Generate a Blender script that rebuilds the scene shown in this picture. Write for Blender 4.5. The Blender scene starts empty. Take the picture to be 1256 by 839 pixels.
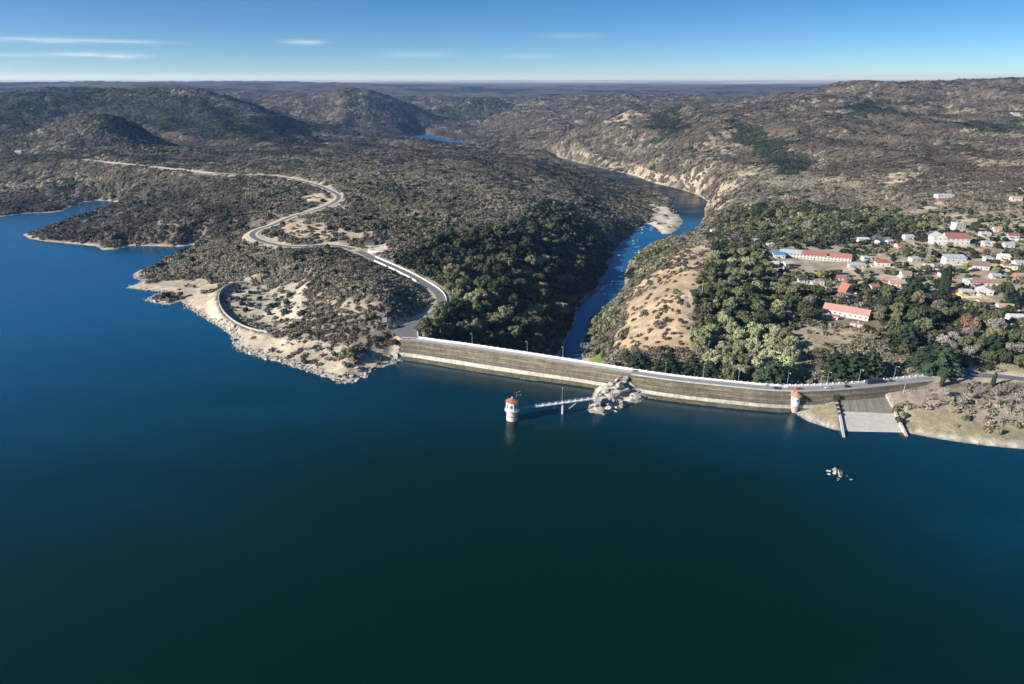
import bpy, math, random
import numpy as np
from mathutils import Vector
R = math.radians
scene = bpy.context.scene
COL = scene.collection

# ---------------------------------------------------------------- camera
CAM_H, LENS_PX, CX, CY, HORIZON = 210.0, 838.0, 628.0, 419.5, 94.0   # metres above the lake; photo pixels
PITCH = math.atan((CY - HORIZON) / LENS_PX)
cam = bpy.data.cameras.new('camera')
cam.sensor_width = 36.0
cam.lens = LENS_PX / 1256.0 * 36.0
cam.clip_start, cam.clip_end = 1.0, 300000.0
cam_ob = bpy.data.objects.new('camera', cam)
COL.objects.link(cam_ob)
cam_ob.location = (0, 0, CAM_H)
cam_ob.rotation_euler = (math.pi / 2 - PITCH, 0, 0)
scene.camera = cam_ob

# ---------------------------------------------------------------- sky, sun, exposure
SUN_EL, SUN_DIR = R(24.5), (-0.93, -0.37)          # where the sun stands (left, a little behind the camera)
world = bpy.data.worlds.new('World')
scene.world = world
world.use_nodes = True
wn, wl = world.node_tree.nodes, world.node_tree.links
for n in list(wn): wn.remove(n)
w_out = wn.new('ShaderNodeOutputWorld'); w_bg = wn.new('ShaderNodeBackground')
sky = wn.new('ShaderNodeTexSky'); sky.sky_type = 'NISHITA'; sky.sun_disc = False
sky.sun_elevation = SUN_EL
sky.sun_rotation = math.atan2(SUN_DIR[0], SUN_DIR[1])
sky.altitude = 800; sky.air_density = 1.0; sky.dust_density = 2.3; sky.ozone_density = 2.4
SKY_STRENGTH = 0.092
geo_w = wn.new('ShaderNodeTexCoord')
sep = wn.new('ShaderNodeSeparateXYZ'); wl.new(geo_w.outputs['Generated'], sep.inputs[0])
zmul = wn.new('ShaderNodeMath'); zmul.operation = 'MULTIPLY'; zmul.inputs[1].default_value = 2.35
wl.new(sep.outputs['Z'], zmul.inputs[0])
zadd = wn.new('ShaderNodeMath'); zadd.operation = 'ADD'; zadd.inputs[1].default_value = 0.055
wl.new(zmul.outputs[0], zadd.inputs[0])
comb = wn.new('ShaderNodeCombineXYZ')
wl.new(sep.outputs['X'], comb.inputs['X']); wl.new(sep.outputs['Y'], comb.inputs['Y']); wl.new(zadd.outputs[0], comb.inputs['Z'])
nrm = wn.new('ShaderNodeVectorMath'); nrm.operation = 'NORMALIZE'; wl.new(comb.outputs[0], nrm.inputs[0])
wl.new(nrm.outputs[0], sky.inputs['Vector'])
hsv = wn.new('ShaderNodeHueSaturation'); hsv.inputs['Saturation'].default_value = 1.36
wl.new(sky.outputs[0], hsv.inputs['Color'])
# a few thin drawn-out cirrus streaks low in the sky: (azimuth, half length, elevation, half thickness, strength), in radians
def wmath(op, x_, y_=None, clamp=False):
    n_ = wn.new('ShaderNodeMath'); n_.operation = op; n_.use_clamp = clamp
    for i_, v_ in enumerate((x_, y_)):
        if v_ is None: continue
        if isinstance(v_, (int, float)): n_.inputs[i_].default_value = v_
        else: wl.new(v_, n_.inputs[i_])
    return n_.outputs[0]
az = wmath('ARCTAN2', sep.outputs['X'], sep.outputs['Y']); el = wmath('ARCSINE', sep.outputs['Z'])
cm = wn.new('ShaderNodeMapping'); cm.inputs['Scale'].default_value = (9, 9, 160.0); wl.new(geo_w.outputs['Generated'], cm.inputs['Vector'])
cn = wn.new('ShaderNodeTexNoise'); cn.inputs['Scale'].default_value = 2.2; cn.inputs['Detail'].default_value = 5.0; cn.inputs['Roughness'].default_value = 0.6
wl.new(cm.outputs[0], cn.inputs['Vector'])
wob = wmath('MULTIPLY', wmath('SUBTRACT', cn.outputs['Fac'], 0.5), 0.004)
el2 = wmath('ADD', el, wob); tot = None
def streak_at(px, half_px, py, thick_px, s_):
    b_ = (CY - py) / LENS_PX; x_ = (px - CX) / LENS_PX; y_ = math.cos(PITCH) + b_ * math.sin(PITCH); z_ = -math.sin(PITCH) + b_ * math.cos(PITCH)
    return math.atan2(x_, y_), half_px / LENS_PX, math.atan2(z_, math.hypot(x_, y_)), thick_px / LENS_PX, s_
STREAKS = [streak_at(70, 84, 49.5, 2.0, .7), streak_at(118, 42, 67.5, 2.2, .7), streak_at(-5, 34, 67, 1.6, .45), streak_at(371, 22, 51.5, 2.0, .7), streak_at(512, 40, 67, 3.5, .22), streak_at(650, 30, 69, 3, .22), streak_at(700, 35, 44, 3, .16),
           (1.5, .2, .10, .004, .5), (-1.3, .25, .09, .004, .6), (2.6, .3, .11, .005, .5), (-2.4, .3, .10, .005, .5)]
for a0, ha, e0, he, s_ in STREAKS:
    u_ = wmath('DIVIDE', wmath('SUBTRACT', az, a0), ha); v_ = wmath('DIVIDE', wmath('SUBTRACT', el2, e0), he)
    r2 = wmath('ADD', wmath('POWER', wmath('ABSOLUTE', u_), 3.0), wmath('MULTIPLY', v_, v_))
    g_ = wmath('MULTIPLY', wmath('EXPONENT', wmath('MULTIPLY', r2, -1.0)), s_)
    g_ = wmath('MULTIPLY', g_, wmath('MULTIPLY', wmath('SUBTRACT', cn.outputs['Fac'], 0.22), 2.2, True))
    tot = g_ if tot is None else wmath('ADD', tot, g_, True)
class cg: outputs = [tot]
cmix = wn.new('ShaderNodeMix'); cmix.data_type = 'RGBA'
wl.new(cg.outputs[0], cmix.inputs['Factor']); wl.new(hsv.outputs[0], cmix.inputs['A']); cmix.inputs['B'].default_value = (5.6, 6.2, 6.7, 1)
wl.new(cmix.outputs['Result'], w_bg.inputs['Color'])
w_bg.inputs['Strength'].default_value = SKY_STRENGTH
wl.new(w_bg.outputs[0], w_out.inputs['Surface'])

sun = bpy.data.lights.new('sun', 'SUN')
sun.energy = 5.0; sun.angle = R(0.53); sun.color = (1.0, 0.955, 0.88)
sun_ob = bpy.data.objects.new('sun', sun); COL.objects.link(sun_ob)
_l = math.hypot(*SUN_DIR)
SUN_VEC = Vector((SUN_DIR[0] / _l * math.cos(SUN_EL), SUN_DIR[1] / _l * math.cos(SUN_EL), math.sin(SUN_EL)))
sun_ob.rotation_euler = SUN_VEC.to_track_quat('Z', 'Y').to_euler()
sun_ob.location = (-300, -100, 500)
vs = scene.view_settings
vs.view_transform = 'Standard'; vs.look = 'None'; vs.exposure = 0.80; vs.gamma = 1.0; vs.use_curve_mapping = False
scene.cycles.volume_bounces = 0
scene.cycles.max_bounces = 5
scene.cycles.diffuse_bounces = 2
scene.cycles.use_denoising = True

# ---------------------------------------------------------------- pixel <-> place
CP, SP = math.cos(PITCH), math.sin(PITCH)
def ray(px, py):
    a, b = (px - CX) / LENS_PX, (CY - py) / LENS_PX
    return a, CP + b * SP, -SP + b * CP
def W(px, py, z):                                  # where the sight line meets height z
    dx, dy, dz = ray(px, py); t = (z - CAM_H) / dz
    return (dx * t, dy * t, z)
def D(px, py, depth):                              # where it is at a given ground distance
    dx, dy, dz = ray(px, py); t = depth / dy
    return (dx * t, depth, CAM_H + dz * t)
def project(x, y, z):
    vy, vz = y, z - CAM_H
    f = vy * CP - vz * SP; u = vy * SP + vz * CP
    f = np.maximum(f, 1.0)
    return CX + LENS_PX * x / f, CY - LENS_PX * u / f

# ---------------------------------------------------------------- numeric helpers
def smooth(a, b, v):
    t = np.clip((v - a) / (b - a), 0, 1); return t * t * (3 - 2 * t)
def _hash(ix, iy, seed):
    n = (ix.astype(np.int64) * 374761393 + iy.astype(np.int64) * 668265263 + seed * 2147483647) & 0xffffffff
    n = ((n ^ (n >> 13)) * 1274126177) & 0xffffffff
    return ((n ^ (n >> 16)) & 0xffff) / 65535.0
def vnoise(x, y, seed=0):
    ix, iy = np.floor(x), np.floor(y); fx, fy = x - ix, y - iy
    fx = fx * fx * fx * (fx * (fx * 6 - 15) + 10); fy = fy * fy * fy * (fy * (fy * 6 - 15) + 10)
    a = _hash(ix, iy, seed); b = _hash(ix + 1, iy, seed); c = _hash(ix, iy + 1, seed); d = _hash(ix + 1, iy + 1, seed)
    return (a + (b - a) * fx + (c - a) * fy + (a - b - c + d) * fx * fy) * 2 - 1
def fbm(x, y, scale, octs=4, seed=0, gain=0.5):
    s, amp, tot = 0, 1.0, 0; k = 1.0 / scale
    for o in range(octs):
        s = s + amp * vnoise(x * k + 17.3 * o, y * k - 9.1 * o, seed + o); tot += amp; amp *= gain; k *= 2.03
    return s / tot
def inside(px, py, poly):
    c = np.zeros(px.shape, bool); n = len(poly)
    for i in range(n):
        x1, y1 = poly[i][:2]; x2, y2 = poly[(i + 1) % n][:2]
        if y1 == y2: continue
        m = (y1 > py) != (y2 > py)
        c ^= m & (px < (x2 - x1) * (py - y1) / (y2 - y1) + x1)
    return c
def dist_line(x, y, pts, closed=False, zs=None):
    best = np.full(x.shape, 1e9); zb = np.zeros(x.shape); n = len(pts)
    for i in range(n if closed else n - 1):
        ax, ay = pts[i][:2]; bx, by = pts[(i + 1) % n][:2]
        dx, dy = bx - ax, by - ay; L = dx * dx + dy * dy + 1e-9
        t = np.clip(((x - ax) * dx + (y - ay) * dy) / L, 0, 1)
        d = np.hypot(x - ax - t * dx, y - ay - t * dy); m = d < best
        best = np.where(m, d, best)
        if zs is not None: zb = np.where(m, zs[i] + t * (zs[(i + 1) % n] - zs[i]), zb)
    return (best, zb) if zs is not None else best
def smooth_line(pts, step):                        # Catmull-Rom through points, resampled
    P = [np.array(p, float) for p in pts]; P = [2 * P[0] - P[1]] + P + [2 * P[-1] - P[-2]]
    out = []
    for i in range(1, len(P) - 2):
        n = max(1, int(np.linalg.norm(P[i + 1] - P[i]) / step))
        for k in range(n):
            t = k / n; a, b, c, d = P[i - 1], P[i], P[i + 1], P[i + 2]
            out.append(0.5 * (2 * b + (c - a) * t + (2 * a - 5 * b + 4 * c - d) * t * t + (3 * b - a - 3 * c + d) * t ** 3))
    out.append(P[-2]); return [tuple(p) for p in out]

# ---------------------------------------------------------------- materials
MATS = {}
def _nt(name):
    m = bpy.data.materials.new(name); m.use_nodes = True
    nt = m.node_tree; b = nt.nodes['Principled BSDF']; return m, nt, b
def mat(name, col, rough=0.8, var=0.25, scale=0.6, bump=0.0, spec=0.25, metal=0.0, objvar=0.0, bscale=None, hue=None):
    """plain procedural surface: colour broken by two noises, optional relief and a per-object tint"""
    if name in MATS: return MATS[name]
    m, nt, b = _nt(name); N, L = nt.nodes, nt.links
    tc = N.new('ShaderNodeTexCoord')
    nz = N.new('ShaderNodeTexNoise'); nz.inputs['Scale'].default_value = scale; nz.inputs['Detail'].default_value = 6; nz.inputs['Roughness'].default_value = 0.65
    L.new(tc.outputs['Object'], nz.inputs['Vector'])
    mr = N.new('ShaderNodeMapRange'); mr.inputs['From Min'].default_value = 0.25; mr.inputs['From Max'].default_value = 0.75
    mr.inputs['To Min'].default_value = 1 - var; mr.inputs['To Max'].default_value = 1 + var; L.new(nz.outputs['Fac'], mr.inputs['Value'])
    val = mr.outputs[0]
    if objvar:
        oi = N.new('ShaderNodeObjectInfo')
        m2 = N.new('ShaderNodeMapRange'); m2.inputs['To Min'].default_value = 1 - objvar; m2.inputs['To Max'].default_value = 1 + objvar
        L.new(oi.outputs['Random'], m2.inputs['Value'])
        mm = N.new('ShaderNodeMath'); mm.operation = 'MULTIPLY'; L.new(val, mm.inputs[0]); L.new(m2.outputs[0], mm.inputs[1]); val = mm.outputs[0]
    vm = N.new('ShaderNodeVectorMath'); vm.operation = 'SCALE'; L.new(val, vm.inputs['Scale'])
    if hue:
        oi2 = N.new('ShaderNodeObjectInfo'); mh = N.new('ShaderNodeMath'); mh.operation = 'MULTIPLY'; mh.inputs[1].default_value = 7.31
        fr = N.new('ShaderNodeMath'); fr.operation = 'FRACT'; L.new(oi2.outputs['Random'], mh.inputs[0]); L.new(mh.outputs[0], fr.inputs[0])
        mx = N.new('ShaderNodeMix'); mx.data_type = 'RGBA'; mx.inputs['A'].default_value = (*col, 1); mx.inputs['B'].default_value = (*hue, 1)
        L.new(fr.outputs[0], mx.inputs['Factor']); L.new(mx.outputs['Result'], vm.inputs[0])
    else:
        vm.inputs[0].default_value = col
    L.new(vm.outputs[0], b.inputs['Base Color'])
    b.inputs['Roughness'].default_value = rough; b.inputs['Specular IOR Level'].default_value = spec; b.inputs['Metallic'].default_value = metal
    if bump:
        bn = N.new('ShaderNodeTexNoise'); bn.inputs['Scale'].default_value = bscale or scale * 4; bn.inputs['Detail'].default_value = 4
        L.new(tc.outputs['Object'], bn.inputs['Vector'])
        bp = N.new('ShaderNodeBump'); bp.inputs['Strength'].default_value = 0.8; bp.inputs['Distance'].default_value = bump
        L.new(bn.outputs['Fac'], bp.inputs['Height']); L.new(bp.outputs[0], b.inputs['Normal'])
    MATS[name] = m; return m

# ---------------------------------------------------------------- objects
def link(name, me, m=None, parent=None, loc=None, rz=0.0):
    o = bpy.data.objects.new(name, me); COL.objects.link(o)
    if m is not None and me is not None and not me.materials: me.materials.append(m)
    if parent is not None: o.parent = parent
    if loc is not None: o.location = loc
    if rz: o.rotation_euler = (0, 0, rz)
    return o
def tag(o, label=None, cat=None, group=None, kind=None):
    if label: o['label'] = label
    if cat: o['category'] = cat
    if group: o['group'] = group
    if kind: o['kind'] = kind
    return o
def empty(name, loc, label, cat, group=None, rz=0.0):
    return tag(link(name, None, None, None, loc, rz), label, cat, group)
def copy_tree(o, parent=None):
    c = o.copy(); COL.objects.link(c); c.parent = parent
    for ch in o.children: copy_tree(ch, c)
    return c
def np_mesh(name, V, F):
    me = bpy.data.meshes.new(name); V = np.asarray(V, np.float32); F = np.asarray(F, np.int32); k = F.shape[1]
    me.vertices.add(len(V)); me.vertices.foreach_set('co', V.ravel())
    me.loops.add(F.size); me.loops.foreach_set('vertex_index', F.ravel())
    me.polygons.add(len(F)); me.polygons.foreach_set('loop_start', np.arange(0, F.size, k, dtype=np.int32))
    me.update(calc_edges=True); return me
class MB:
    """collects simple solids; build() links them as one mesh"""
    def __init__(s): s.v = []; s.f = []
    def add(s, vs, fs):
        o = len(s.v); s.v += [tuple(v) for v in vs]; s.f += [tuple(i + o for i in f) for f in fs]; return s
    def box(s, x0, x1, y0, y1, z0, z1):
        return s.add([(x0, y0, z0), (x1, y0, z0), (x1, y1, z0), (x0, y1, z0), (x0, y0, z1), (x1, y0, z1), (x1, y1, z1), (x0, y1, z1)],
                     [(3, 2, 1, 0), (4, 5, 6, 7), (0, 1, 5, 4), (1, 2, 6, 5), (2, 3, 7, 6), (3, 0, 4, 7)])
    def cyl(s, cx, cy, prof, n=20, a0=0.0):         # lathe: prof = [(r, z), ...] from bottom to top
        vs = []; fs = []
        for r, z in prof:
            vs += [(cx + r * math.cos(a0 + 2 * math.pi * i / n), cy + r * math.sin(a0 + 2 * math.pi * i / n), z) for i in range(n)]
        for k in range(len(prof) - 1):
            for i in range(n):
                j = (i + 1) % n; fs.append((k * n + i, k * n + j, (k + 1) * n + j, (k + 1) * n + i))
        fs.append(tuple(range(n - 1, -1, -1))); fs.append(tuple((len(prof) - 1) * n + i for i in range(n)))
        return s.add(vs, fs)
    def bar(s, a, b, r, r2=None, n=6):
        a, b = Vector(a), Vector(b); d = (b - a).normalized(); r2 = r if r2 is None else r2
        u = d.orthogonal().normalized(); w = d.cross(u)
        vs = [a + (u * math.cos(2 * math.pi * i / n) + w * math.sin(2 * math.pi * i / n)) * r for i in range(n)]
        vs += [b + (u * math.cos(2 * math.pi * i / n) + w * math.sin(2 * math.pi * i / n)) * r2 for i in range(n)]
        fs = [(i, (i + 1) % n, n + (i + 1) % n, n + i) for i in range(n)] + [tuple(range(n - 1, -1, -1)), tuple(range(n, 2 * n))]
        return s.add(vs, fs)
    def beam(s, a, b, w, h):                        # rectangular bar, w across, h high
        a, b = Vector(a), Vector(b); d = (b - a).normalized(); side = d.cross(Vector((0, 0, 1))).normalized() * w / 2; up = side.cross(d).normalized() * h / 2
        vs = [p + sx * side + sz * up for p in (a, b) for sx, sz in ((-1, -1), (1, -1), (1, 1), (-1, 1))]
        return s.add(vs, [(0, 1, 2, 3), (7, 6, 5, 4), (0, 4, 5, 1), (1, 5, 6, 2), (2, 6, 7, 3), (3, 7, 4, 0)])
    def mesh(s, name):
        me = bpy.data.meshes.new(name); me.from_pydata(s.v, [], s.f); me.update(); return me
    def build(s, name, m, parent=None, loc=None, rz=0.0): return link(name, s.mesh(name), m, parent, loc, rz)

# ---------------------------------------------------------------- outlines read from the photograph
SHORE = [(-260, 292), (-120, 276), (-40, 268), (0, 266), (30, 262), (62, 261), (77, 259), (88, 253), (103, 248), (120, 246), (138, 247), (147, 251), (139, 256), (127, 262), (106, 266), (84, 270),
         (60, 277), (40, 283), (28, 288), (36, 293), (55, 296), (85, 299), (118, 302), (126, 307), (140, 306), (158, 302), (190, 302), (220, 303), (238, 300), (230, 306), (214, 311), (200, 318),
         (186, 326), (172, 331), (163, 336), (167, 342), (175, 345), (166, 349), (154, 353), (176, 356), (200, 358), (190, 361), (178, 367), (186, 371), (205, 374), (222, 370), (229, 377),
         (243, 386), (260, 396), (273, 402), (283, 411), (286, 424), (296, 431), (315, 437), (338, 443), (366, 452), (396, 461), (419, 470), (433, 469), (446, 463), (457, 453), (478, 448), (494, 441)]
DAM_L_TOP = [(490, 417.5), (514, 419), (524, 421), (560, 425.5), (600, 431.5), (640, 437.5), (700, 447), (740, 453.5), (774, 459)]
DAM_L_BOT = [(490, 440.5), (514, 444), (524, 446), (560, 452), (600, 458.5), (640, 464.5), (700, 472), (740, 478), (774, 484)]
DAM_R_TOP = [(774, 459), (800, 463), (825, 466.5), (850, 469.5), (900, 474.5), (930, 477.5), (955, 479.3), (980, 479.8), (1020, 478.5), (1060, 475.5), (1100, 471.5), (1152, 466)]
DAM_R_BOT = [(774, 484), (800, 489), (825, 492.5), (850, 495.5), (900, 501), (930, 504), (955, 505.5), (980, 506), (1020, 505.5), (1060, 503), (1100, 499.5), (1152, 495)]
SHORE2 = [(560, 452), (640, 464.5), (700, 472), (730, 476.5), (727, 486), (722, 499), (726, 507), (742, 508), (756, 503), (770, 497), (785, 493), (793, 488), (825, 492.5), (850, 495.5), (900, 501), (955, 505.5),
          (972, 506), (982, 511), (990, 517), (1006, 522), (1022, 527), (1034, 529), (1070, 529), (1108, 530), (1122, 533), (1150, 538), (1180, 543), (1212, 547), (1256, 551), (1330, 560), (1480, 575)]
LAKE = [W(x, y, 0)[:2] for x, y in SHORE + SHORE2] + [(1500, 300), (4000, 100), (4000, -2500), (-4000, -2500), (-4000, 700)]
RZ = -32.0
RIVER_PX = [(694, 420), (702, 402), (708, 385), (713, 371), (733, 353), (742, 341), (746, 323), (756, 308), (769, 293), (781, 281), (794, 274), (806, 280), (812, 287), (822, 287), (832, 281), (838, 271), (831, 261), (821, 252),
            (826, 245), (812, 237), (790, 230), (768, 227), (748, 222), (728, 213), (705, 204), (680, 197), (640, 189), (640, 186), (690, 194), (720, 202), (750, 209), (780, 216), (800, 224), (830, 231), (856, 239), (868, 247),
            (864, 257), (864, 266), (857, 277), (846, 285), (835, 290), (818, 292), (802, 297), (788, 306), (772, 321), (766, 336), (766, 350), (754, 366), (738, 378), (724, 392), (716, 410), (714, 425)]
RIVER = [W(x, y, RZ)[:2] for x, y in RIVER_PX] + [(62, 560), (60, 525), (34, 525), (36, 560)]
FAR_Z = -46.0
FAR_RIVER = [W(x, y, FAR_Z)[:2] for x, y in [(500, 166.5), (512, 163), (528, 164), (536, 168), (560, 172), (584, 176.5), (600, 179), (590, 180.5), (560, 178), (535, 175), (512, 172.5)]]
# road from the dam up to the lookout and on over the plateau: px, py, z
ROAD_A = [(506, 414, 14), (506, 400, 14), (518, 391, 14.5), (532, 384, 15), (540, 375, 16), (541, 366, 17), (535, 357, 18), (522, 348, 19), (506, 339, 20.5), (490, 331, 22), (472, 323, 24), (456, 316, 26), (444, 310, 27), (430, 305, 28)]
ROAD_B = [(430, 305, 28), (415, 302, 29), (395, 301, 29.5), (372, 302.5, 30), (350, 302, 30), (330, 298.5, 30), (315, 293.5, 31), (309, 288, 32), (316, 282, 33), (335, 276, 35), (358, 266, 38), (382, 259, 41), (400, 253, 43), (413, 246, 45),
          (415, 240, 46), (405, 234, 47), (388, 227, 49), (362, 220.5, 51), (330, 215.5, 53), (290, 214, 52), (250, 211.5, 52), (200, 206, 53), (150, 201, 54), (98, 196, 56)]
ROAD_C = [(1152, 462.5, 14), (1185, 460, 14), (1230, 462, 13.5), (1290, 470, 13)]       # on from the right end of the dam
def wpts(P): return [W(*p) for p in P]
ROADS = [smooth_line(wpts(ROAD_A), 5), smooth_line(wpts(ROAD_B), 8), smooth_line(wpts(ROAD_C), 6)]
BOWL_PX = [(300, 346), (283, 348), (272, 355), (268, 365), (271, 377), (280, 388), (295, 398), (312, 404), (328, 407)]
WALL_LINE = smooth_line([W(x, y, 6.0) for x, y in BOWL_PX], 3)
BOWL = [p[:2] for p in WALL_LINE] + [W(352, 402, 4)[:2], W(376, 380, 4)[:2], W(385, 352, 4)[:2], W(345, 344, 4)[:2]]

RAMP = [W(*p)[:2] for p in ((1028, 487, 7.2), (1084, 480, 7.2), (1099, 508, 3.2), (1111, 530, 0), (1032, 529, 0))]

# ---------------------------------------------------------------- the lie of the land: px, py, height
CTRL = [W(*c) for c in [
 # headland, old quarry bowl and the plateau left of the gorge
 (262, 380, 4), (245, 362, 4), (290, 408, 3), (320, 420, 3.5), (300, 378, 4.5), (330, 378, 5), (352, 366, 5.5), (330, 352, 6), (368, 352, 8), (352, 395, 6), (392, 343, 27), (405, 334, 30), (430, 335, 33), (458, 345, 35), (474, 358, 34), (482, 371, 30),
 (440, 372, 27), (420, 390, 20), (398, 412, 11), (372, 410, 9), (450, 412, 13), (474, 408, 14), (488, 393, 16), (498, 382, 17), (505, 366, 19), (380, 428, 5), (425, 445, 5), (455, 435, 6), (476, 428, 9), (345, 425, 4),
 (312, 344, 7), (322, 324, 22), (350, 321, 26), (380, 323, 29), (410, 318, 30), (440, 322, 30), (280, 336, 7), (250, 337, 4.5), (228, 332, 6), (258, 316, 17), (295, 310, 24), (210, 328, 4), (195, 335, 3), (225, 362, 4), (205, 365, 4),
 (345, 290, 32), (380, 285, 34), (420, 285, 35), (450, 290, 33), (300, 292, 28), (360, 275, 37), (330, 255, 38), (380, 240, 45), (300, 240, 40), (340, 225, 50), (430, 255, 43), (430, 228, 50), (440, 300, 29), (468, 303, 28),
 (90, 282, 8), (140, 286, 11), (190, 288, 15), (235, 286, 20), (160, 270, 13), (120, 274, 10), (255, 268, 27), (200, 262, 22), (180, 248, 20), (60, 284, 6), (240, 300, 6),
 (10, 254, 9), (60, 248, 8), (0, 232, 20), (110, 238, 10), (50, 217, 32), (150, 236, 18), (200, 232, 34), (250, 228, 42), (0, 205, 45), (60, 203, 50), (150, 211, 46), (200, 216, 46), (-80, 240, 16), (-120, 205, 45), (-200, 250, 14),
 (300, 205, 54), (370, 205, 54), (440, 205, 53), (500, 205, 51), (250, 200, 56), (180, 196, 58),
 (500, 282, 36), (480, 265, 40), (520, 245, 44), (560, 225, 46), (600, 208, 46), (640, 214, 38), (660, 203, 22), (450, 235, 49), (500, 225, 50), (560, 200, 48), (620, 196, 34),
 # wooded slope falling to the river
 (700, 300, -6), (716, 330, -20), (700, 350, -22), (690, 372, -18), (660, 330, 6), (650, 375, -6), (625, 395, -6), (600, 408, -4), (565, 402, 2), (548, 388, 10), (556, 368, 14), (545, 345, 18), (683, 405, -26), (650, 415, -16), (612, 420, -10),
 (600, 352, 14), (565, 330, 21), (520, 318, 26), (500, 318, 27), (490, 300, 32), (560, 292, 31), (600, 282, 32), (640, 292, 24), (680, 272, 14), (640, 252, 33), (700, 243, 12), (680, 225, 24), (740, 243, -6), (718, 226, -4), (762, 240, -16), (795, 244, -26),
 (725, 262, 0), (745, 275, -12), (762, 283, -24), (780, 262, -24), (810, 266, -30), (735, 320, -26),
 # knoll between river and village
 (745, 428, -12), (768, 398, 8), (790, 362, 16), (812, 328, 20), (842, 302, 20), (862, 288, 14), (830, 362, 32), (850, 332, 34), (882, 312, 31), (870, 352, 34), (850, 400, 22), (895, 402, 18), (900, 345, 29), (930, 332, 23), (950, 372, 21),
 (800, 422, 11), (830, 440, 11), (772, 335, -12), (782, 314, -15), (765, 372, -10), (738, 402, -20), (730, 418, -21), (760, 435, 6), (880, 270, 0), (898, 262, 10), (860, 290, 8), (832, 297, -20), (815, 302, -16),
 # ground behind the dam, park, village
 (860, 448, 11), (900, 455, 12), (960, 455, 13), (1050, 455, 14), (1110, 452, 15), (1180, 440, 17), (1256, 440, 19), (940, 420, 15), (1000, 420, 17), (1060, 425, 17), (1120, 410, 19), (1200, 400, 21), (1256, 395, 22),
 (1000, 385, 20), (1035, 378, 20), (1080, 375, 21), (960, 335, 18), (1000, 325, 18), (1050, 345, 20), (1100, 330, 22), (1150, 350, 22), (1150, 305, 26), (1200, 330, 25), (1256, 340, 26), (1200, 290, 31), (1256, 290, 34), (1100, 290, 26), (1000, 290, 20), (940, 290, 14),
 (1200, 480, 9), (1256, 490, 9), (1330, 470, 14), (1200, 512, 5), (1256, 525, 4.5), (1150, 512, 5.5), (1130, 490, 8), (1100, 500, 6), (1060, 497, 5), (1010, 500, 5.5), (998, 492, 8), (1050, 486, 8), (1110, 520, 3.5), (1340, 530, 5), (1010, 515, 2),
 (752, 488, 7), (765, 473, 12), (775, 462, 13.5), (740, 497, 3), (770, 488, 4),
 # slopes and hills right of the river
 (880, 240, -12), (905, 240, 8), (925, 250, 12), (895, 222, 18), (915, 212, 28), (945, 205, 36), (960, 235, 22), (1000, 268, 20), (1000, 240, 26), (1000, 215, 38), (1060, 262, 24), (1060, 235, 32), (1080, 225, 40), (1120, 206, 58), (1150, 212, 54), (1120, 228, 42), (1150, 240, 40),
 (1200, 235, 45), (1256, 240, 46), (1256, 210, 62), (1200, 205, 62), (1165, 190, 66), (1330, 240, 50), (1400, 320, 34), (1400, 420, 24), (1400, 210, 66),
 (960, 195, 46), (1010, 190, 54), (1060, 195, 56), (985, 205, 40), (890, 200, 30), (865, 215, 8), (840, 210, 8), (810, 205, 0), (780, 200, -4), (750, 195, -6), (720, 190, -4)]]
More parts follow.
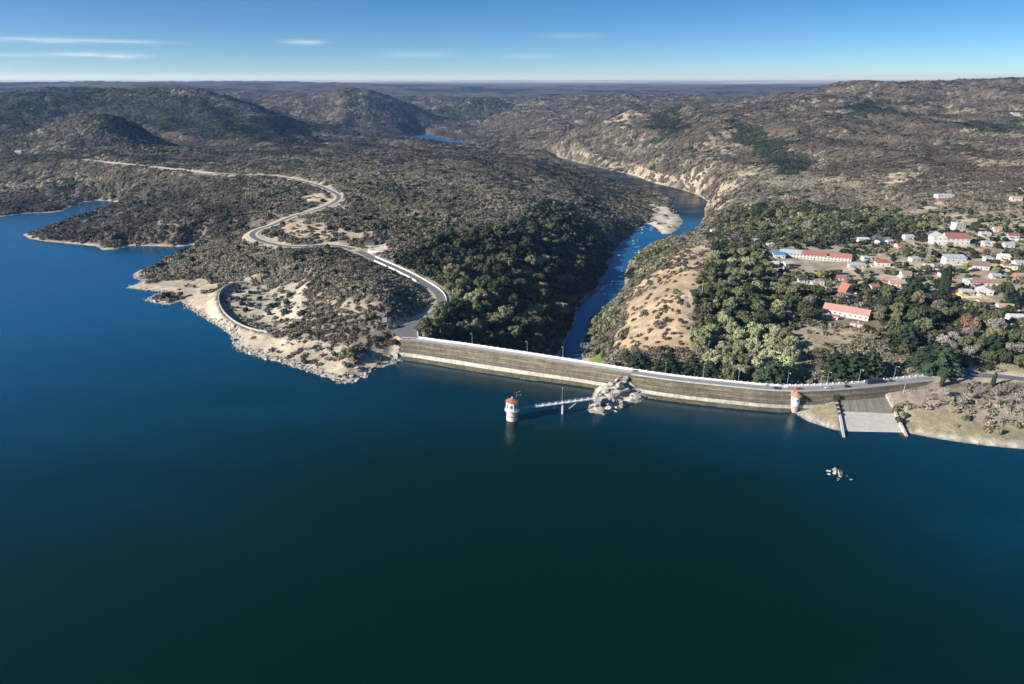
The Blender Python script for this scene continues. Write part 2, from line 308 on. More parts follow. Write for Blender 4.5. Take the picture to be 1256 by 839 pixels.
CTRL += [D(*c) for c in [
 (905, 158, 1950), (875, 162, 1960), (850, 175, 1880), (830, 150, 2250), (775, 138, 2450), (800, 160, 2200), (740, 160, 2350), (700, 172, 2350), (930, 165, 1880), (970, 180, 1700), (940, 140, 2200), (1000, 160, 1850), (1000, 138, 2250), (1060, 165, 1800), (1100, 150, 2000),
 (1150, 165, 1800), (1200, 160, 1850), (1256, 165, 1800), (1200, 135, 2400), (1256, 130, 2500), (1100, 130, 2500), (1050, 122, 2700), (960, 122, 2700), (985, 116, 2900), (1028, 103, 3300), (1006, 108, 3250), (1060, 106.5, 3300), (1110, 106, 3500), (1160, 103, 3900), (1200, 99, 4000), (1256, 100, 4000), (1340, 100.5, 4000), (900, 141, 3450), (840, 150, 3300), (960, 130, 3900), (1030, 125, 4300), (1110, 122, 4600), (1200, 116, 5200), (1280, 116, 5200), (775, 156, 3000), (720, 162, 2850),
 (900, 126, 2800), (860, 133, 2800), (1400, 150, 2200),
 # hills left
 (60, 190, 1520), (130, 190, 1540), (200, 188, 1600), (250, 190, 1600), (90, 165, 1640), (130, 143, 1740), (150, 149, 1740), (100, 146, 1750), (172, 166, 1720), (205, 180, 1720), (30, 168, 1720), (70, 155, 1760), (220, 186, 1900), (130, 180, 1930), (190, 182, 1930), (30, 180, 1880), (260, 183, 1950), (70, 179, 1910),
 (-40, 150, 2200), (0, 140, 2250), (70, 110.5, 2650), (40, 119, 2500), (110, 112, 2700), (180, 110, 2700), (240, 110.5, 2700), (275, 120, 2650), (310, 134, 2550), (355, 158, 2400), (395, 174, 2200), (250, 155, 2200), (300, 168, 2080), (180, 145, 2300), (90, 140, 2350), (350, 180, 1900), (420, 186, 1820), (-160, 125, 2700), (0, 122, 2700),
 (250, 140, 3200), (150, 138, 3300), (60, 138, 3250), (350, 158, 2900), (400, 155, 3000), (310, 150, 3050),
 (370, 125, 3500), (440, 109, 3600), (410, 114, 3600), (465, 115, 3600), (490, 124, 3620), (512, 141, 3560), (530, 158, 3480), (480, 150, 3400), (440, 140, 3350), (400, 140, 3350), (440, 165, 3050), (490, 165, 3200), (440, 122, 4200), (390, 125, 4200),
 (480, 186, 2000), (540, 187, 2050), (600, 189, 2000), (500, 188, 1900),
 (545, 150, 4050), (570, 120, 4300), (600, 124, 4300), (620, 136, 4200), (585, 150, 4000), (552, 130, 4400), (580, 126, 4900),
 (625, 138, 3800), (660, 143, 3500), (600, 158, 3550), (640, 160, 3000), (690, 150, 3000), (620, 172, 3150), (660, 165, 2700),
 (700, 132, 3900), (750, 128, 3700), (680, 120, 5200), (760, 118, 5000), (820, 122, 4200), (640, 118, 6000), (560, 116, 6500), (500, 114, 6500), (700, 111, 8000), (850, 113, 6000), (930, 110, 6500), (600, 108, 10000), (800, 107, 9500), (900, 106, 10000),
 (0, 103.5, 7200), (100, 101, 7000), (170, 100.5, 7000), (220, 102.5, 7000), (280, 103.5, 7000), (340, 101.8, 7600), (400, 102.2, 8000), (460, 102.5, 9000), (540, 104, 12000), (-150, 103, 7000), (50, 112, 5000), (200, 112, 5000), (300, 114, 5000), (380, 112, 5600), (340, 118, 4800),
 (200, 101.5, 16000), (500, 101.5, 18000), (700, 101.5, 18000), (900, 102, 18000), (1150, 103, 16000), (-200, 102, 16000), (1400, 103, 16000),
 (0, 98.8, 45000), (628, 98.9, 45000), (1256, 98.9, 45000), (628, 97.8, 68000), (0, 97.8, 68000), (1256, 97.8, 68000), (-300, 98.8, 45000), (1550, 98.9, 45000)]]
CTRL += [(60, 2800, -38), (-330, 2700, -38), (-450, 2600, -20), (-150, 2750, -40), (-480, 3200, -30), (-600, 3050, 0), (-200, 2900, -40), (-100, 2550, -5), (-350, 2350, 10), (200, 2500, 20), (48, 530, RZ + 2), (-330, 3240, FAR_Z), (-150, 3240, FAR_Z), (-120, 3050, FAR_Z)]
for rd in ROADS: CTRL += rd[::7]
CTRL += [(p[0], p[1], RZ - 1) for p in RIVER[::3]]
CT = np.array(CTRL, float)
_keep = []
for i, c in enumerate(CT):                          # drop points that crowd one another
    if all(np.hypot(*(CT[j, :2] - c[:2])) > 3.0 + 0.002 * c[1] for j in _keep): _keep.append(i)
CT = CT[_keep]
_c2 = 12.0 ** 2
_A = -np.sqrt((CT[:, None, 0] - CT[None, :, 0]) ** 2 + (CT[:, None, 1] - CT[None, :, 1]) ** 2 + _c2) + np.eye(len(CT)) * -0.0
_P = np.c_[np.ones(len(CT)), CT[:, 0] / 1e4, CT[:, 1] / 1e4]
_M = np.block([[_A - np.eye(len(CT)) * -6.0, _P], [_P.T, np.zeros((3, 3))]])
_sol = np.linalg.solve(_M, np.r_[CT[:, 2], 0, 0, 0])
def rbf(x, y):
    out = np.empty(x.shape)
    for s in range(0, x.size, 40000):
        xs, ys = x[s:s + 40000], y[s:s + 40000]
        K = -np.sqrt((xs[:, None] - CT[None, :, 0]) ** 2 + (ys[:, None] - CT[None, :, 1]) ** 2 + _c2)
        out[s:s + 40000] = K @ _sol[:-3] + _sol[-3] + _sol[-2] * xs / 1e4 + _sol[-1] * ys / 1e4
    return out
def near(x, y, pts, pad):
    P = np.array([p[:2] for p in pts]); return (x > P[:, 0].min() - pad) & (x < P[:, 0].max() + pad) & (y > P[:, 1].min() - pad) & (y < P[:, 1].max() + pad)
def height(x, y):
    h = rbf(x, y)
    rid = 1 - np.abs(fbm(x, y, 330, 4, 5)) * 2.2; rid2 = 1 - np.abs(fbm(x, y, 170, 4, 15)) * 2.2
    fr = near(x, y, FAR_RIVER, 250); quiet = np.where(fr, .25, 1.0)
    town = smooth(180, 300, x) * smooth(1150, 950, y)                  # the village stands on gentler ground
    plateau = smooth(640, 900, y) * (1 - .75 * town)
    h = h + (1.2 + 3.0 * plateau) * fbm(x, y, 120, 5, 11) * 0.9 + 5.5 * plateau * smooth(2200, 1300, y) * (rid2 - .5)
    h = h + quiet * smooth(1250, 2300, y) * smooth(14000, 6000, y) * (17.0 * (rid - 0.45) + 9.0 * (rid2 - .45)) + 0.5 * fbm(x, y, 17, 3, 23)
    h = h + smooth(150, 420, x) * smooth(1150, 1700, y) * smooth(4500, 3000, y) * 13.0 * (0.75 - np.abs(fbm(x * 1.3 + .35 * y, y * .55 - .3 * x, 340, 2, 63)) * 2.6)
    h = h + 22 * smooth(5000, 9000, y) * smooth(30000, 12000, y) * fbm(x, y, 1300, 3, 31)
    d_lake = np.full(x.shape, 999.0); m = (y < 2000); m &= near(x, y, LAKE[:-5], 80)
    d = dist_line(x[m], y[m], LAKE, True); ins = inside(x[m], y[m], LAKE); d = np.where(ins, -d, d)
    d = d + np.where(np.abs(d) < 60, 1.0 * fbm(x[m], y[m], 14, 3, 41) * smooth(0, 8, np.abs(d) + 3), 0)
    d_lake[m] = d
    m2 = ~m & (y < 2000); d_lake[m2] = np.where(inside(x[m2], y[m2], LAKE), -200, 999)
    out = 0.05 + 0.11 * d_lake
    h = np.where(d_lake > 0, out + (np.maximum(h, 0.6) - out) * smooth(2, 34, d_lake), np.maximum(d_lake * 0.22, -14.0)) if False else \
        np.where(d_lake > 0, out + (h - out) * smooth(2, 34, d_lake), np.maximum(d_lake * 0.22, -14.0))
    ox, oy, _ = W(757, 486, 5); k_ = np.exp(-(((x - ox) / 26) ** 2 + ((y - oy) / 30) ** 2)) * (d_lake > 0) * (d_lake < 60)
    h = h + k_ * smooth(0, 4, d_lake) * 5.5 * (0.8 - np.abs(fbm(x, y, 13, 4, 47)) * 2.6)
    d_riv = np.full(x.shape, 999.0)
    for poly, rz in ((RIVER, RZ), (FAR_RIVER, FAR_Z)):
        m = near(x, y, poly, 60)
        d = dist_line(x[m], y[m], poly, True); d = np.where(inside(x[m], y[m], poly), -d, d) + 1.2 * fbm(x[m], y[m], 16, 2, 43)
        hh = h[m]; lo = rz + 0.1 + 0.16 * d
        h[m] = np.where(d > 0, lo + (np.maximum(hh, rz + 1) - lo) * smooth(1, 30, d), np.maximum(rz + d * 0.4, rz - 3))
        d_riv[m] = np.minimum(d_riv[m], d)
    d_road = np.full(x.shape, 999.0)
    for rd, hw in zip(ROADS, (9.0, 7.0, 6.0)):
        m = near(x, y, rd, 60)
        d, z = dist_line(x[m], y[m], rd, False, [p[2] for p in rd])
        k_ = (1 - smooth(hw, hw + 11, d)) * smooth(1, 9, d_lake[m]); h[m] = h[m] + (z - 0.12 - h[m]) * k_
        d_road[m] = np.minimum(d_road[m], d)
    m = near(x, y, RAMP, 20)
    ins = inside(x[m], y[m], RAMP); d = dist_line(x[m], y[m], RAMP, True); h[m] = h[m] - np.where(ins, 5.0 * smooth(0, 3, d), 0)
    m = near(x, y, BOWL, 20)
    d = dist_line(x[m], y[m], WALL_LINE); ins = inside(x[m], y[m], BOWL)
    hh = h[m]; hh = np.where(~ins & (d < 12), 5.6 + (hh - 5.6) * smooth(1, 12, d), hh)
    h[m] = np.where(ins, 2.2 + (hh - 2.2) * smooth(2, 60, d), hh)
    return h, d_lake, d_riv, d_road

# one sheet of ground, coarser with distance, out to the horizon
rows = list(np.arange(330, 760, 2.6)); dy = 2.6
while rows[-1] < 70000:
    dy = rows[-1] * (0.0036 if rows[-1] < 4200 else 0.0036 + 0.02 * min(1, (rows[-1] - 4200) / 6000)); rows.append(rows[-1] + dy)
rows = np.array(rows); NR, NC = len(rows), 640
def half(y): return 0.93 * y + 150
UU = np.linspace(-1, 1, NC)
GX = (UU[None, :] * half(rows)[:, None]); GY = np.repeat(rows[:, None], NC, 1)
HZ, DL, DR, DD = [a.reshape(NR, NC) for a in height(GX.ravel(), GY.ravel())]
def grid_at(A, x, y):
    x, y = np.asarray(x, float), np.asarray(y, float)
    r = np.clip(np.searchsorted(rows, y) - 1, 0, NR - 2); fy = np.clip((y - rows[r]) / (rows[r + 1] - rows[r]), 0, 1)
    def row(ri):
        u = np.clip((x / half(rows[ri]) + 1) / 2 * (NC - 1), 0, NC - 1.001); c = u.astype(int); fx = u - c
        return A[ri, c] * (1 - fx) + A[ri, c + 1] * fx
    return row(r) * (1 - fy) + row(r + 1) * fy
def ground(x, y): return float(grid_at(HZ, np.array([x]), np.array([y]))[0])
_T = np.concatenate([np.arange(330, 1500, 1.5), np.geomspace(1500, 9000, 900)])
def G(px, py, up=0.0):                              # the ground seen at a pixel (optionally the ground below a point `up` above it)
    dx, dy, dz = ray(px, py); x = dx / dy * _T; z = CAM_H + dz / dy * _T
    g = grid_at(HZ, x, _T) + up; k = np.argmax(z <= g)
    if k == 0 and z[0] > g[0]: k = len(_T) - 1
    k = max(k, 1); a, b = z[k - 1] - g[k - 1], z[k] - g[k]; f = a / (a - b) if a != b else 0
    t = _T[k - 1] + f * (_T[k] - _T[k - 1])
    return (dx / dy * t, t, ground(dx / dy * t, t))

# ---------------------------------------------------------------- ground cover zones (outlines read from the photograph, laid on the ground)
# name: (ground colour, shrub density, {shrub kind: weight}, outlines)
DRY, DARK, OLIVE, LIGHT = 0, 1, 2, 3
ZONES = [
 ('scrub',   (0.17, 0.142, 0.11), 0.95, (0.88, 0.06, 0.06, 0.00), None),
 ('leftflat', (0.12, 0.10, 0.085), 1.0, (0.82, 0.14, 0.04, 0.00), [[(-200, 190), (250, 190), (300, 215), (310, 280), (250, 300), (-200, 300)]]),
 ('mixed',   (0.15, 0.12, 0.09), 0.97, (0.86, 0.05, 0.09, 0.00), [[(420, 240), (560, 215), (690, 235), (720, 275), (620, 275), (500, 290), (440, 280)], [(500, 300), (510, 290), (520, 300)]]),
 ('headland', (0.25, 0.205, 0.15), .74, (0.80, 0.06, 0.14, 0.00), [[(372, 326), (470, 330), (504, 362), (480, 420), (420, 436), (330, 424), (352, 408), (386, 372)]]),
 ('barecut', (0.42, 0.345, 0.25), .16, (0.85, 0.05, 0.10, 0.00), [[(335, 410), (372, 412), (410, 424), (470, 432), (492, 432), (480, 446), (440, 468), (400, 460), (340, 440), (310, 432)], [(402, 372), (418, 366), (440, 378), (462, 376), (466, 382), (436, 388), (410, 390)], [(376, 342), (388, 340), (388, 372), (376, 376)], [(425, 330), (446, 334), (436, 346)], [(300, 334), (318, 330), (322, 344), (304, 348)]]),
 ('darkhill', (0.06, 0.055, 0.045), 1.0, (0.30, 0.70, 0.0, 0.00), [[(-200, 122), (60, 112), (250, 112), (300, 130), (400, 175), (300, 178), (200, 160), (100, 143), (20, 160), (-200, 190)], [(120, 148), (170, 150), (210, 180), (170, 175)],
                                                          [(430, 112), (480, 121), (538, 158), (505, 165), (470, 150)], [(540, 142), (556, 124), (600, 125), (622, 135), (604, 149), (560, 153)]]),  # beside dark woods, two hills' right flanks have shade put into the colour
 ('gully',   (0.08, 0.075, 0.05), 1.0, (0.2, 0.8, 0.0, 0.00), [[(890, 153), (925, 158), (960, 178), (990, 195), (1005, 215), (970, 214), (925, 192), (895, 176)], [(800, 150), (826, 137), (850, 146), (820, 165), (800, 188), (788, 180)],
                                                               [(1000, 123), (1060, 124), (1120, 140), (1050, 136)], [(1150, 150), (1256, 145), (1256, 160), (1200, 162)]]),
 ('redslope', (0.155, 0.115, 0.09), 0.93, (0.93, 0.05, 0.02, 0.00), [[(930, 150), (1256, 165), (1256, 240), (1060, 235), (1000, 200)]]),
 ('cliff',   (0.34, 0.275, 0.205), 0.40, (0.85, 0.1, 0.05, 0.00), [[(752, 143), (782, 134), (800, 146), (788, 158), (758, 162)], [(845, 178), (870, 160), (902, 157), (893, 178), (872, 205), (866, 225), (850, 236), (805, 222), (812, 205)],
                                                              [(690, 190), (735, 190), (800, 205), (870, 240), (866, 247), (800, 223), (740, 206)], [(985, 122), (1020, 120), (1030, 127), (990, 130)]]),
 ('nose',    (0.42, 0.33, 0.23), 0.22, (0.9, 0.05, 0.05, 0.00), [[(868, 252), (878, 226), (905, 210), (945, 203), (930, 222), (900, 240), (884, 268)], [(1070, 230), (1096, 212), (1128, 202), (1146, 209), (1112, 226)],
                                                              [(1185, 196), (1256, 193), (1256, 205), (1200, 205)]]),
 ('belt',    (0.10, 0.09, 0.05), 0.9, (0.16, 0.34, 0.42, 0.08), [[(866, 288), (884, 258), (960, 252), (1080, 258), (1140, 268), (1146, 288), (1080, 290), (1000, 304), (940, 300), (900, 300)]]),
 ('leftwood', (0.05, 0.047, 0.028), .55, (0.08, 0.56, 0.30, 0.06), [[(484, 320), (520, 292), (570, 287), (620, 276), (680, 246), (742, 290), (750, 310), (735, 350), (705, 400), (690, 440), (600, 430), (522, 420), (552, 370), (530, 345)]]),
 ('flatwood', (0.12, 0.10, 0.06), 1.0, (0.72, 0.06, 0.22, 0.00), [[(690, 235), (740, 222), (820, 240), (800, 270), (760, 290), (720, 262)]]),
 ('village', (0.34, 0.285, 0.21), 0.22, (0.42, 0.20, 0.30, 0.08), [[(938, 300), (1010, 300), (1130, 285), (1160, 262), (1300, 250), (1300, 395), (1150, 372), (1080, 345), (1040, 400), (1005, 372), (950, 342)]]),
 ('knollwood', (0.065, 0.06, 0.03), .6, (0.08, 0.34, 0.46, 0.12), [[(878, 300), (930, 308), (948, 342), (1004, 372), (1012, 395), (975, 405), (900, 415), (858, 432), (852, 400), (858, 345)]]),
 ('willows', (0.13, 0.12, 0.05), 0.9, (0.15, 0.12, 0.30, 0.43), [[(850, 402), (900, 408), (965, 400), (985, 425), (975, 462), (850, 455)], [(712, 385), (745, 372), (757, 390), (745, 412), (722, 405)], [(782, 320), (805, 300), (830, 297), (812, 316), (790, 335)]]),
 ('park',    (0.19, 0.16, 0.09), 0.62, (0.40, 0.26, 0.26, 0.08), [[(1062, 345), (1150, 360), (1300, 392), (1300, 480), (1190, 462), (1120, 450), (1062, 412)]]),
 ('strawpath', (0.36, 0.28, 0.185), 0.24, (0.7, 0.0, 0.25, 0.05), [[(948, 402), (1060, 410), (1132, 408), (1060, 424), (1010, 428), (992, 450), (970, 456), (968, 425)]]),
 ('spur',    (0.40, 0.30, 0.20), 0.16, (0.86, 0.02, 0.12, 0.00), [[(752, 425), (770, 395), (764, 368), (782, 344), (802, 324), (832, 304), (868, 291), (882, 304), (858, 345), (852, 400), (846, 430), (782, 428)]]),
 ('cut',     (0.48, 0.38, 0.26), 0.14, (0.8, 0.05, 0.15, 0.00), [[(345, 277), (370, 266), (388, 274), (420, 284), (456, 285), (452, 291), (405, 296), (352, 293)], [(405, 251), (422, 250), (428, 262), (412, 262)], [(372, 238), (398, 238), (404, 248), (384, 258)],
                                                             [(306, 296), (330, 284), (346, 296), (330, 302)], [(428, 302), (470, 298), (488, 306), (470, 312), (440, 312)]]),
 ('sand',    (0.50, 0.41, 0.29), 0.03, (0.8, 0.0, 0.2, 0.00), [[(154, 352), (180, 344), (300, 344), (266, 350), (264, 372), (290, 400), (335, 409), (352, 425), (330, 436), (290, 428), (278, 402), (240, 380), (225, 366), (205, 356)]]),
 ('bowl',    (0.40, 0.35, 0.27), 0.16, (0.75, 0.1, 0.15, 0.00), [[(282, 349), (392, 345), (384, 372), (346, 404), (300, 396), (276, 372)]]),
 ('ochre',   (0.29, 0.25, 0.155), 0.05, (0.6, 0.0, 0.35, 0.05), [[(983, 504), (1004, 488), (1032, 487), (1032, 532), (1000, 525)], [(1096, 497), (1150, 508), (1300, 528), (1300, 570), (1110, 534)]]),
 ('bank',    (0.30, 0.245, 0.185), 0.30, (0.85, 0.0, 0.1, 0.05), [[(1092, 476), (1180, 480), (1300, 490), (1300, 528), (1150, 508), (1098, 496)]]),
 ('bar',     (0.52, 0.46, 0.38), 0.06, (0.9, 0.0, 0.1, 0.00), [[(796, 250), (826, 249), (846, 272), (818, 295), (790, 277)]]),
 ('lawn',    (0.12, 0.18, 0.045), 0.0, (0, 0, 1, 0), [[(706, 440), (728, 432), (746, 437), (752, 446), (720, 446)], [(966, 457), (990, 451), (1012, 458), (990, 466), (966, 470)]]),
 ('rockpile', (0.34, 0.31, 0.27), 0.05, (1, 0, 0, 0), [[(715, 515), (724, 480), (752, 460), (795, 458), (800, 492), (760, 512)]]),
 ('track',   (0.46, 0.37, 0.26), 0.0, (1, 0, 0, 0), [[(1066, 312), (1100, 318), (1140, 322), (1140, 326), (1096, 323), (1064, 317)], [(1090, 325), (1098, 326), (1106, 345), (1098, 345)], [(1216, 296), (1222, 296), (1228, 330), (1232, 350), (1224, 350), (1220, 322)], [(1180, 332), (1256, 340), (1256, 345), (1180, 337)], [(985, 333), (1050, 337), (1050, 341), (985, 338)],[(190, 264), (196, 264), (206, 278), (222, 280), (220, 284), (200, 281)], [(1010, 352), (1022, 352), (1030, 366), (1048, 372), (1040, 378), (1020, 370)], [(950, 345), (1000, 340), (1016, 352), (1004, 362), (975, 352)],
                                                       [(1140, 246), (1156, 248), (1182, 262), (1184, 274), (1176, 270), (1168, 260)], [(1040, 330), (1075, 334), (1100, 346), (1086, 348), (1060, 338), (1040, 337)], [(1130, 360), (1180, 357), (1230, 372), (1225, 378), (1170, 366), (1130, 368)],
                                                       [(1180, 298), (1215, 308), (1235, 310), (1230, 316), (1200, 312), (1176, 304)], [(958, 406), (1010, 410), (1012, 414), (958, 412)], [(1100, 262), (1120, 258), (1150, 250), (1150, 254), (1120, 263)]]),
]
def zone_index(x, y, z, wob=1.0):
    px, py = project(x, y, z)
    near_k = np.clip(900.0 / np.maximum(y, 300), 0.45, 1.4); fk = smooth(900, 1700, y)
    qx = px + wob * (near_k * 9 * fbm(x, y, 26, 3, 51) + fk * 26 * fbm(x, y, 190, 4, 53)); qy = py + wob * (near_k * 5 * fbm(x, y, 31, 3, 57) + fk * 9 * fbm(x, y, 190, 4, 59))
    zi = np.zeros(x.shape, int)
    for k, zn in enumerate(ZONES):
        if zn[4]:
            for poly in zn[4]:
                P = np.array(poly); m = (qx > P[:, 0].min()) & (qx < P[:, 0].max()) & (qy > P[:, 1].min()) & (qy < P[:, 1].max())
                if m.any():
                    idx = np.where(m)[0]; idx = idx[inside(qx[idx], qy[idx], poly)]; zi[idx] = k
    return zi, px, py
xf, yf, hf = GX.ravel(), GY.ravel(), HZ.ravel()
zi, _, _ = zone_index(xf, yf, hf)
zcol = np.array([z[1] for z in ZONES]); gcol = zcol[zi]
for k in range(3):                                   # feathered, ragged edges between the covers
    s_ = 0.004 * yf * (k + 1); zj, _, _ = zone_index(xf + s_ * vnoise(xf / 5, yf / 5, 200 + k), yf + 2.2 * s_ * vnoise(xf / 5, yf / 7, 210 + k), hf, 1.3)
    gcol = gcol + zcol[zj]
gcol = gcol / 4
n1, n2 = fbm(xf, yf, 60, 4, 61), fbm(xf, yf, 9, 3, 67)
gcol = gcol * (1 + 0.28 * n1 + 0.20 * n2)[:, None]
# pale weathered patches on dry slopes, bare earth by the roads, bleached rock and sand above the waterline
pal = smooth(0.18, 0.5, fbm(xf, yf, 140, 4, 71)) * smooth(900, 1200, yf) * (zi == 0) * (xf > 200) * smooth(6000, 3500, yf)
gcol = gcol * (1 - pal[:, None] * 0.7) + np.array([0.30, 0.235, 0.17]) * pal[:, None] * 0.7
k = smooth(15, 8.5, DD.ravel() + 4 * n2 + 5 * n1)[:, None]; k[yf < 430] = 0; gcol = gcol * (1 - k) + np.array([0.46, 0.38, 0.28]) * k
dl = DL.ravel(); k = (smooth(10, 4, dl + 3 * n2 + 5 * np.maximum(n1, -.5)) * (dl > -40))[:, None]; gcol = gcol * (1 - k) + np.array([0.47, 0.42, 0.35]) * (1 + 0.25 * n2[:, None]) * k
bands = 1 + .20 * np.sin(dl * 1.9 + 2.5 * n1) * smooth(16, 3, dl) * (dl > 0); gcol = gcol * bands[:, None]            # old waterlines left as the lake drew down
k = smooth(1.6, 0.2, dl)[:, None] * (dl > -3)[:, None] * 0.75; gcol = gcol * (1 - k) + np.array([0.10, 0.085, 0.06]) * k
drv = DR.ravel(); k = (smooth(7, 3, drv + 3 * n2 + 3 * n1))[:, None] * 0.7; gcol = gcol * (1 - k) + np.array([0.42, 0.37, 0.30]) * k
gcol = gcol * (1 - .25 * smooth(1150, 1900, yf) * np.isin(zi, [0, 1, 2, 4]))[:, None]      # closer, darker thicket on the outer slopes
# far country: dark woods and pale fields
fd = (.45 + .55 * smooth(-.1, 0.35, fbm(xf, yf, 420, 4, 81))) * smooth(3600, 5600, yf) * smooth(15500, 12500, yf)
gcol = gcol * (1 - 0.86 * fd[:, None])
far = smooth(13000, 19000, yf)[:, None]; fields = 0.5 + 0.5 * np.sign(fbm(xf, yf, 2600, 2, 91))[:, None] * smooth(0.02, 0.12, np.abs(fbm(xf, yf, 2600, 2, 91)))[:, None]
gcol = gcol * (1 - far) + (np.array([0.36, 0.32, 0.24]) * fields + np.array([0.13, 0.125, 0.085]) * (1 - fields)) * far
me = bpy.data.meshes.new('ground')
idx = np.arange(NR * NC).reshape(NR, NC)
F = np.stack([idx[:-1, :-1], idx[:-1, 1:], idx[1:, 1:], idx[1:, :-1]], -1).reshape(-1, 4)
me = np_mesh('ground', np.c_[xf, yf, hf], F)
me.polygons.foreach_set('use_smooth', np.ones(len(F), bool))
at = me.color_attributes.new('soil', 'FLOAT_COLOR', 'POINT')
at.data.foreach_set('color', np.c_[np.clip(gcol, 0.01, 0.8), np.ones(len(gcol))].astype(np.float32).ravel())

m, nt, b = _nt('ground_soil'); N, L = nt.nodes, nt.links
vc = N.new('ShaderNodeVertexColor'); vc.layer_name = 'soil'
geo = N.new('ShaderNodeNewGeometry')
def noise_node(scale, detail=5, rough=0.6):
    n = N.new('ShaderNodeTexNoise'); n.inputs['Scale'].default_value = scale; n.inputs['Detail'].default_value = detail; n.inputs['Roughness'].default_value = rough
    L.new(geo.outputs['Position'], n.inputs['Vector']); return n
def rng_node(src, a, b_, c, d):
    n = N.new('ShaderNodeMapRange'); n.inputs[1].default_value = a; n.inputs[2].default_value = b_; n.inputs[3].default_value = c; n.inputs[4].default_value = d
    L.new(src, n.inputs[0]); return n.outputs[0]
def mul_node(a, b_):
    n = N.new('ShaderNodeMath'); n.operation = 'MULTIPLY'; L.new(a, n.inputs[0]); L.new(b_, n.inputs[1]); return n.outputs[0]
fine = noise_node(0.9, 6, 0.7); mid = noise_node(0.055, 6, 0.72)
f = mul_node(rng_node(fine.outputs['Fac'], 0.3, 0.7, 0.72, 1.28), rng_node(mid.outputs['Fac'], 0.32, 0.68, 0.62, 1.36))
vm = N.new('ShaderNodeVectorMath'); vm.operation = 'SCALE'; L.new(vc.outputs['Color'], vm.inputs[0]); L.new(f, vm.inputs['Scale'])
L.new(vm.outputs[0], b.inputs['Base Color']); b.inputs['Roughness'].default_value = 0.95; b.inputs['Specular IOR Level'].default_value = 0.08
bp = N.new('ShaderNodeBump'); bp.inputs['Distance'].default_value = 1.2; bp.inputs['Strength'].default_value = 0.7
bn = noise_node(0.22, 7, 0.7); L.new(bn.outputs['Fac'], bp.inputs['Height']); L.new(bp.outputs[0], b.inputs['Normal'])
ground_ob = tag(link('ground', me, m), 'dry hilly ground rising from the lake to the horizon', 'terrain', kind='structure')

# ---------------------------------------------------------------- water
def poly_sheet(name, pts, z, m, grow):
    import bmesh
    n = len(pts); A = sum(pts[i][0] * pts[(i + 1) % n][1] - pts[(i + 1) % n][0] * pts[i][1] for i in range(n)); sg = 1 if A > 0 else -1
    bm = bmesh.new(); vs = []
    for i in range(n):
        p0, p1, p2 = Vector(pts[i - 1]), Vector(pts[i]), Vector(pts[(i + 1) % n])
        e = (p1 - p0).normalized() + (p2 - p1).normalized(); e = e.normalized() if e.length > 1e-6 else (p2 - p1).normalized()
        nn = Vector((e.y, -e.x)) * sg; g = grow(p1) if callable(grow) else grow
        vs.append(bm.verts.new((p1.x + nn.x * g, p1.y + nn.y * g, z)))
    es = [bm.edges.new((vs[i], vs[(i + 1) % n])) for i in range(n)]
    bmesh.ops.triangle_fill(bm, use_beauty=True, use_dissolve=False, edges=es)
    for f_ in bm.faces:
        if f_.normal.z < 0: f_.normal_flip()
    me_ = bpy.data.meshes.new(name); bm.to_mesh(me_); bm.free(); return link(name, me_, m)
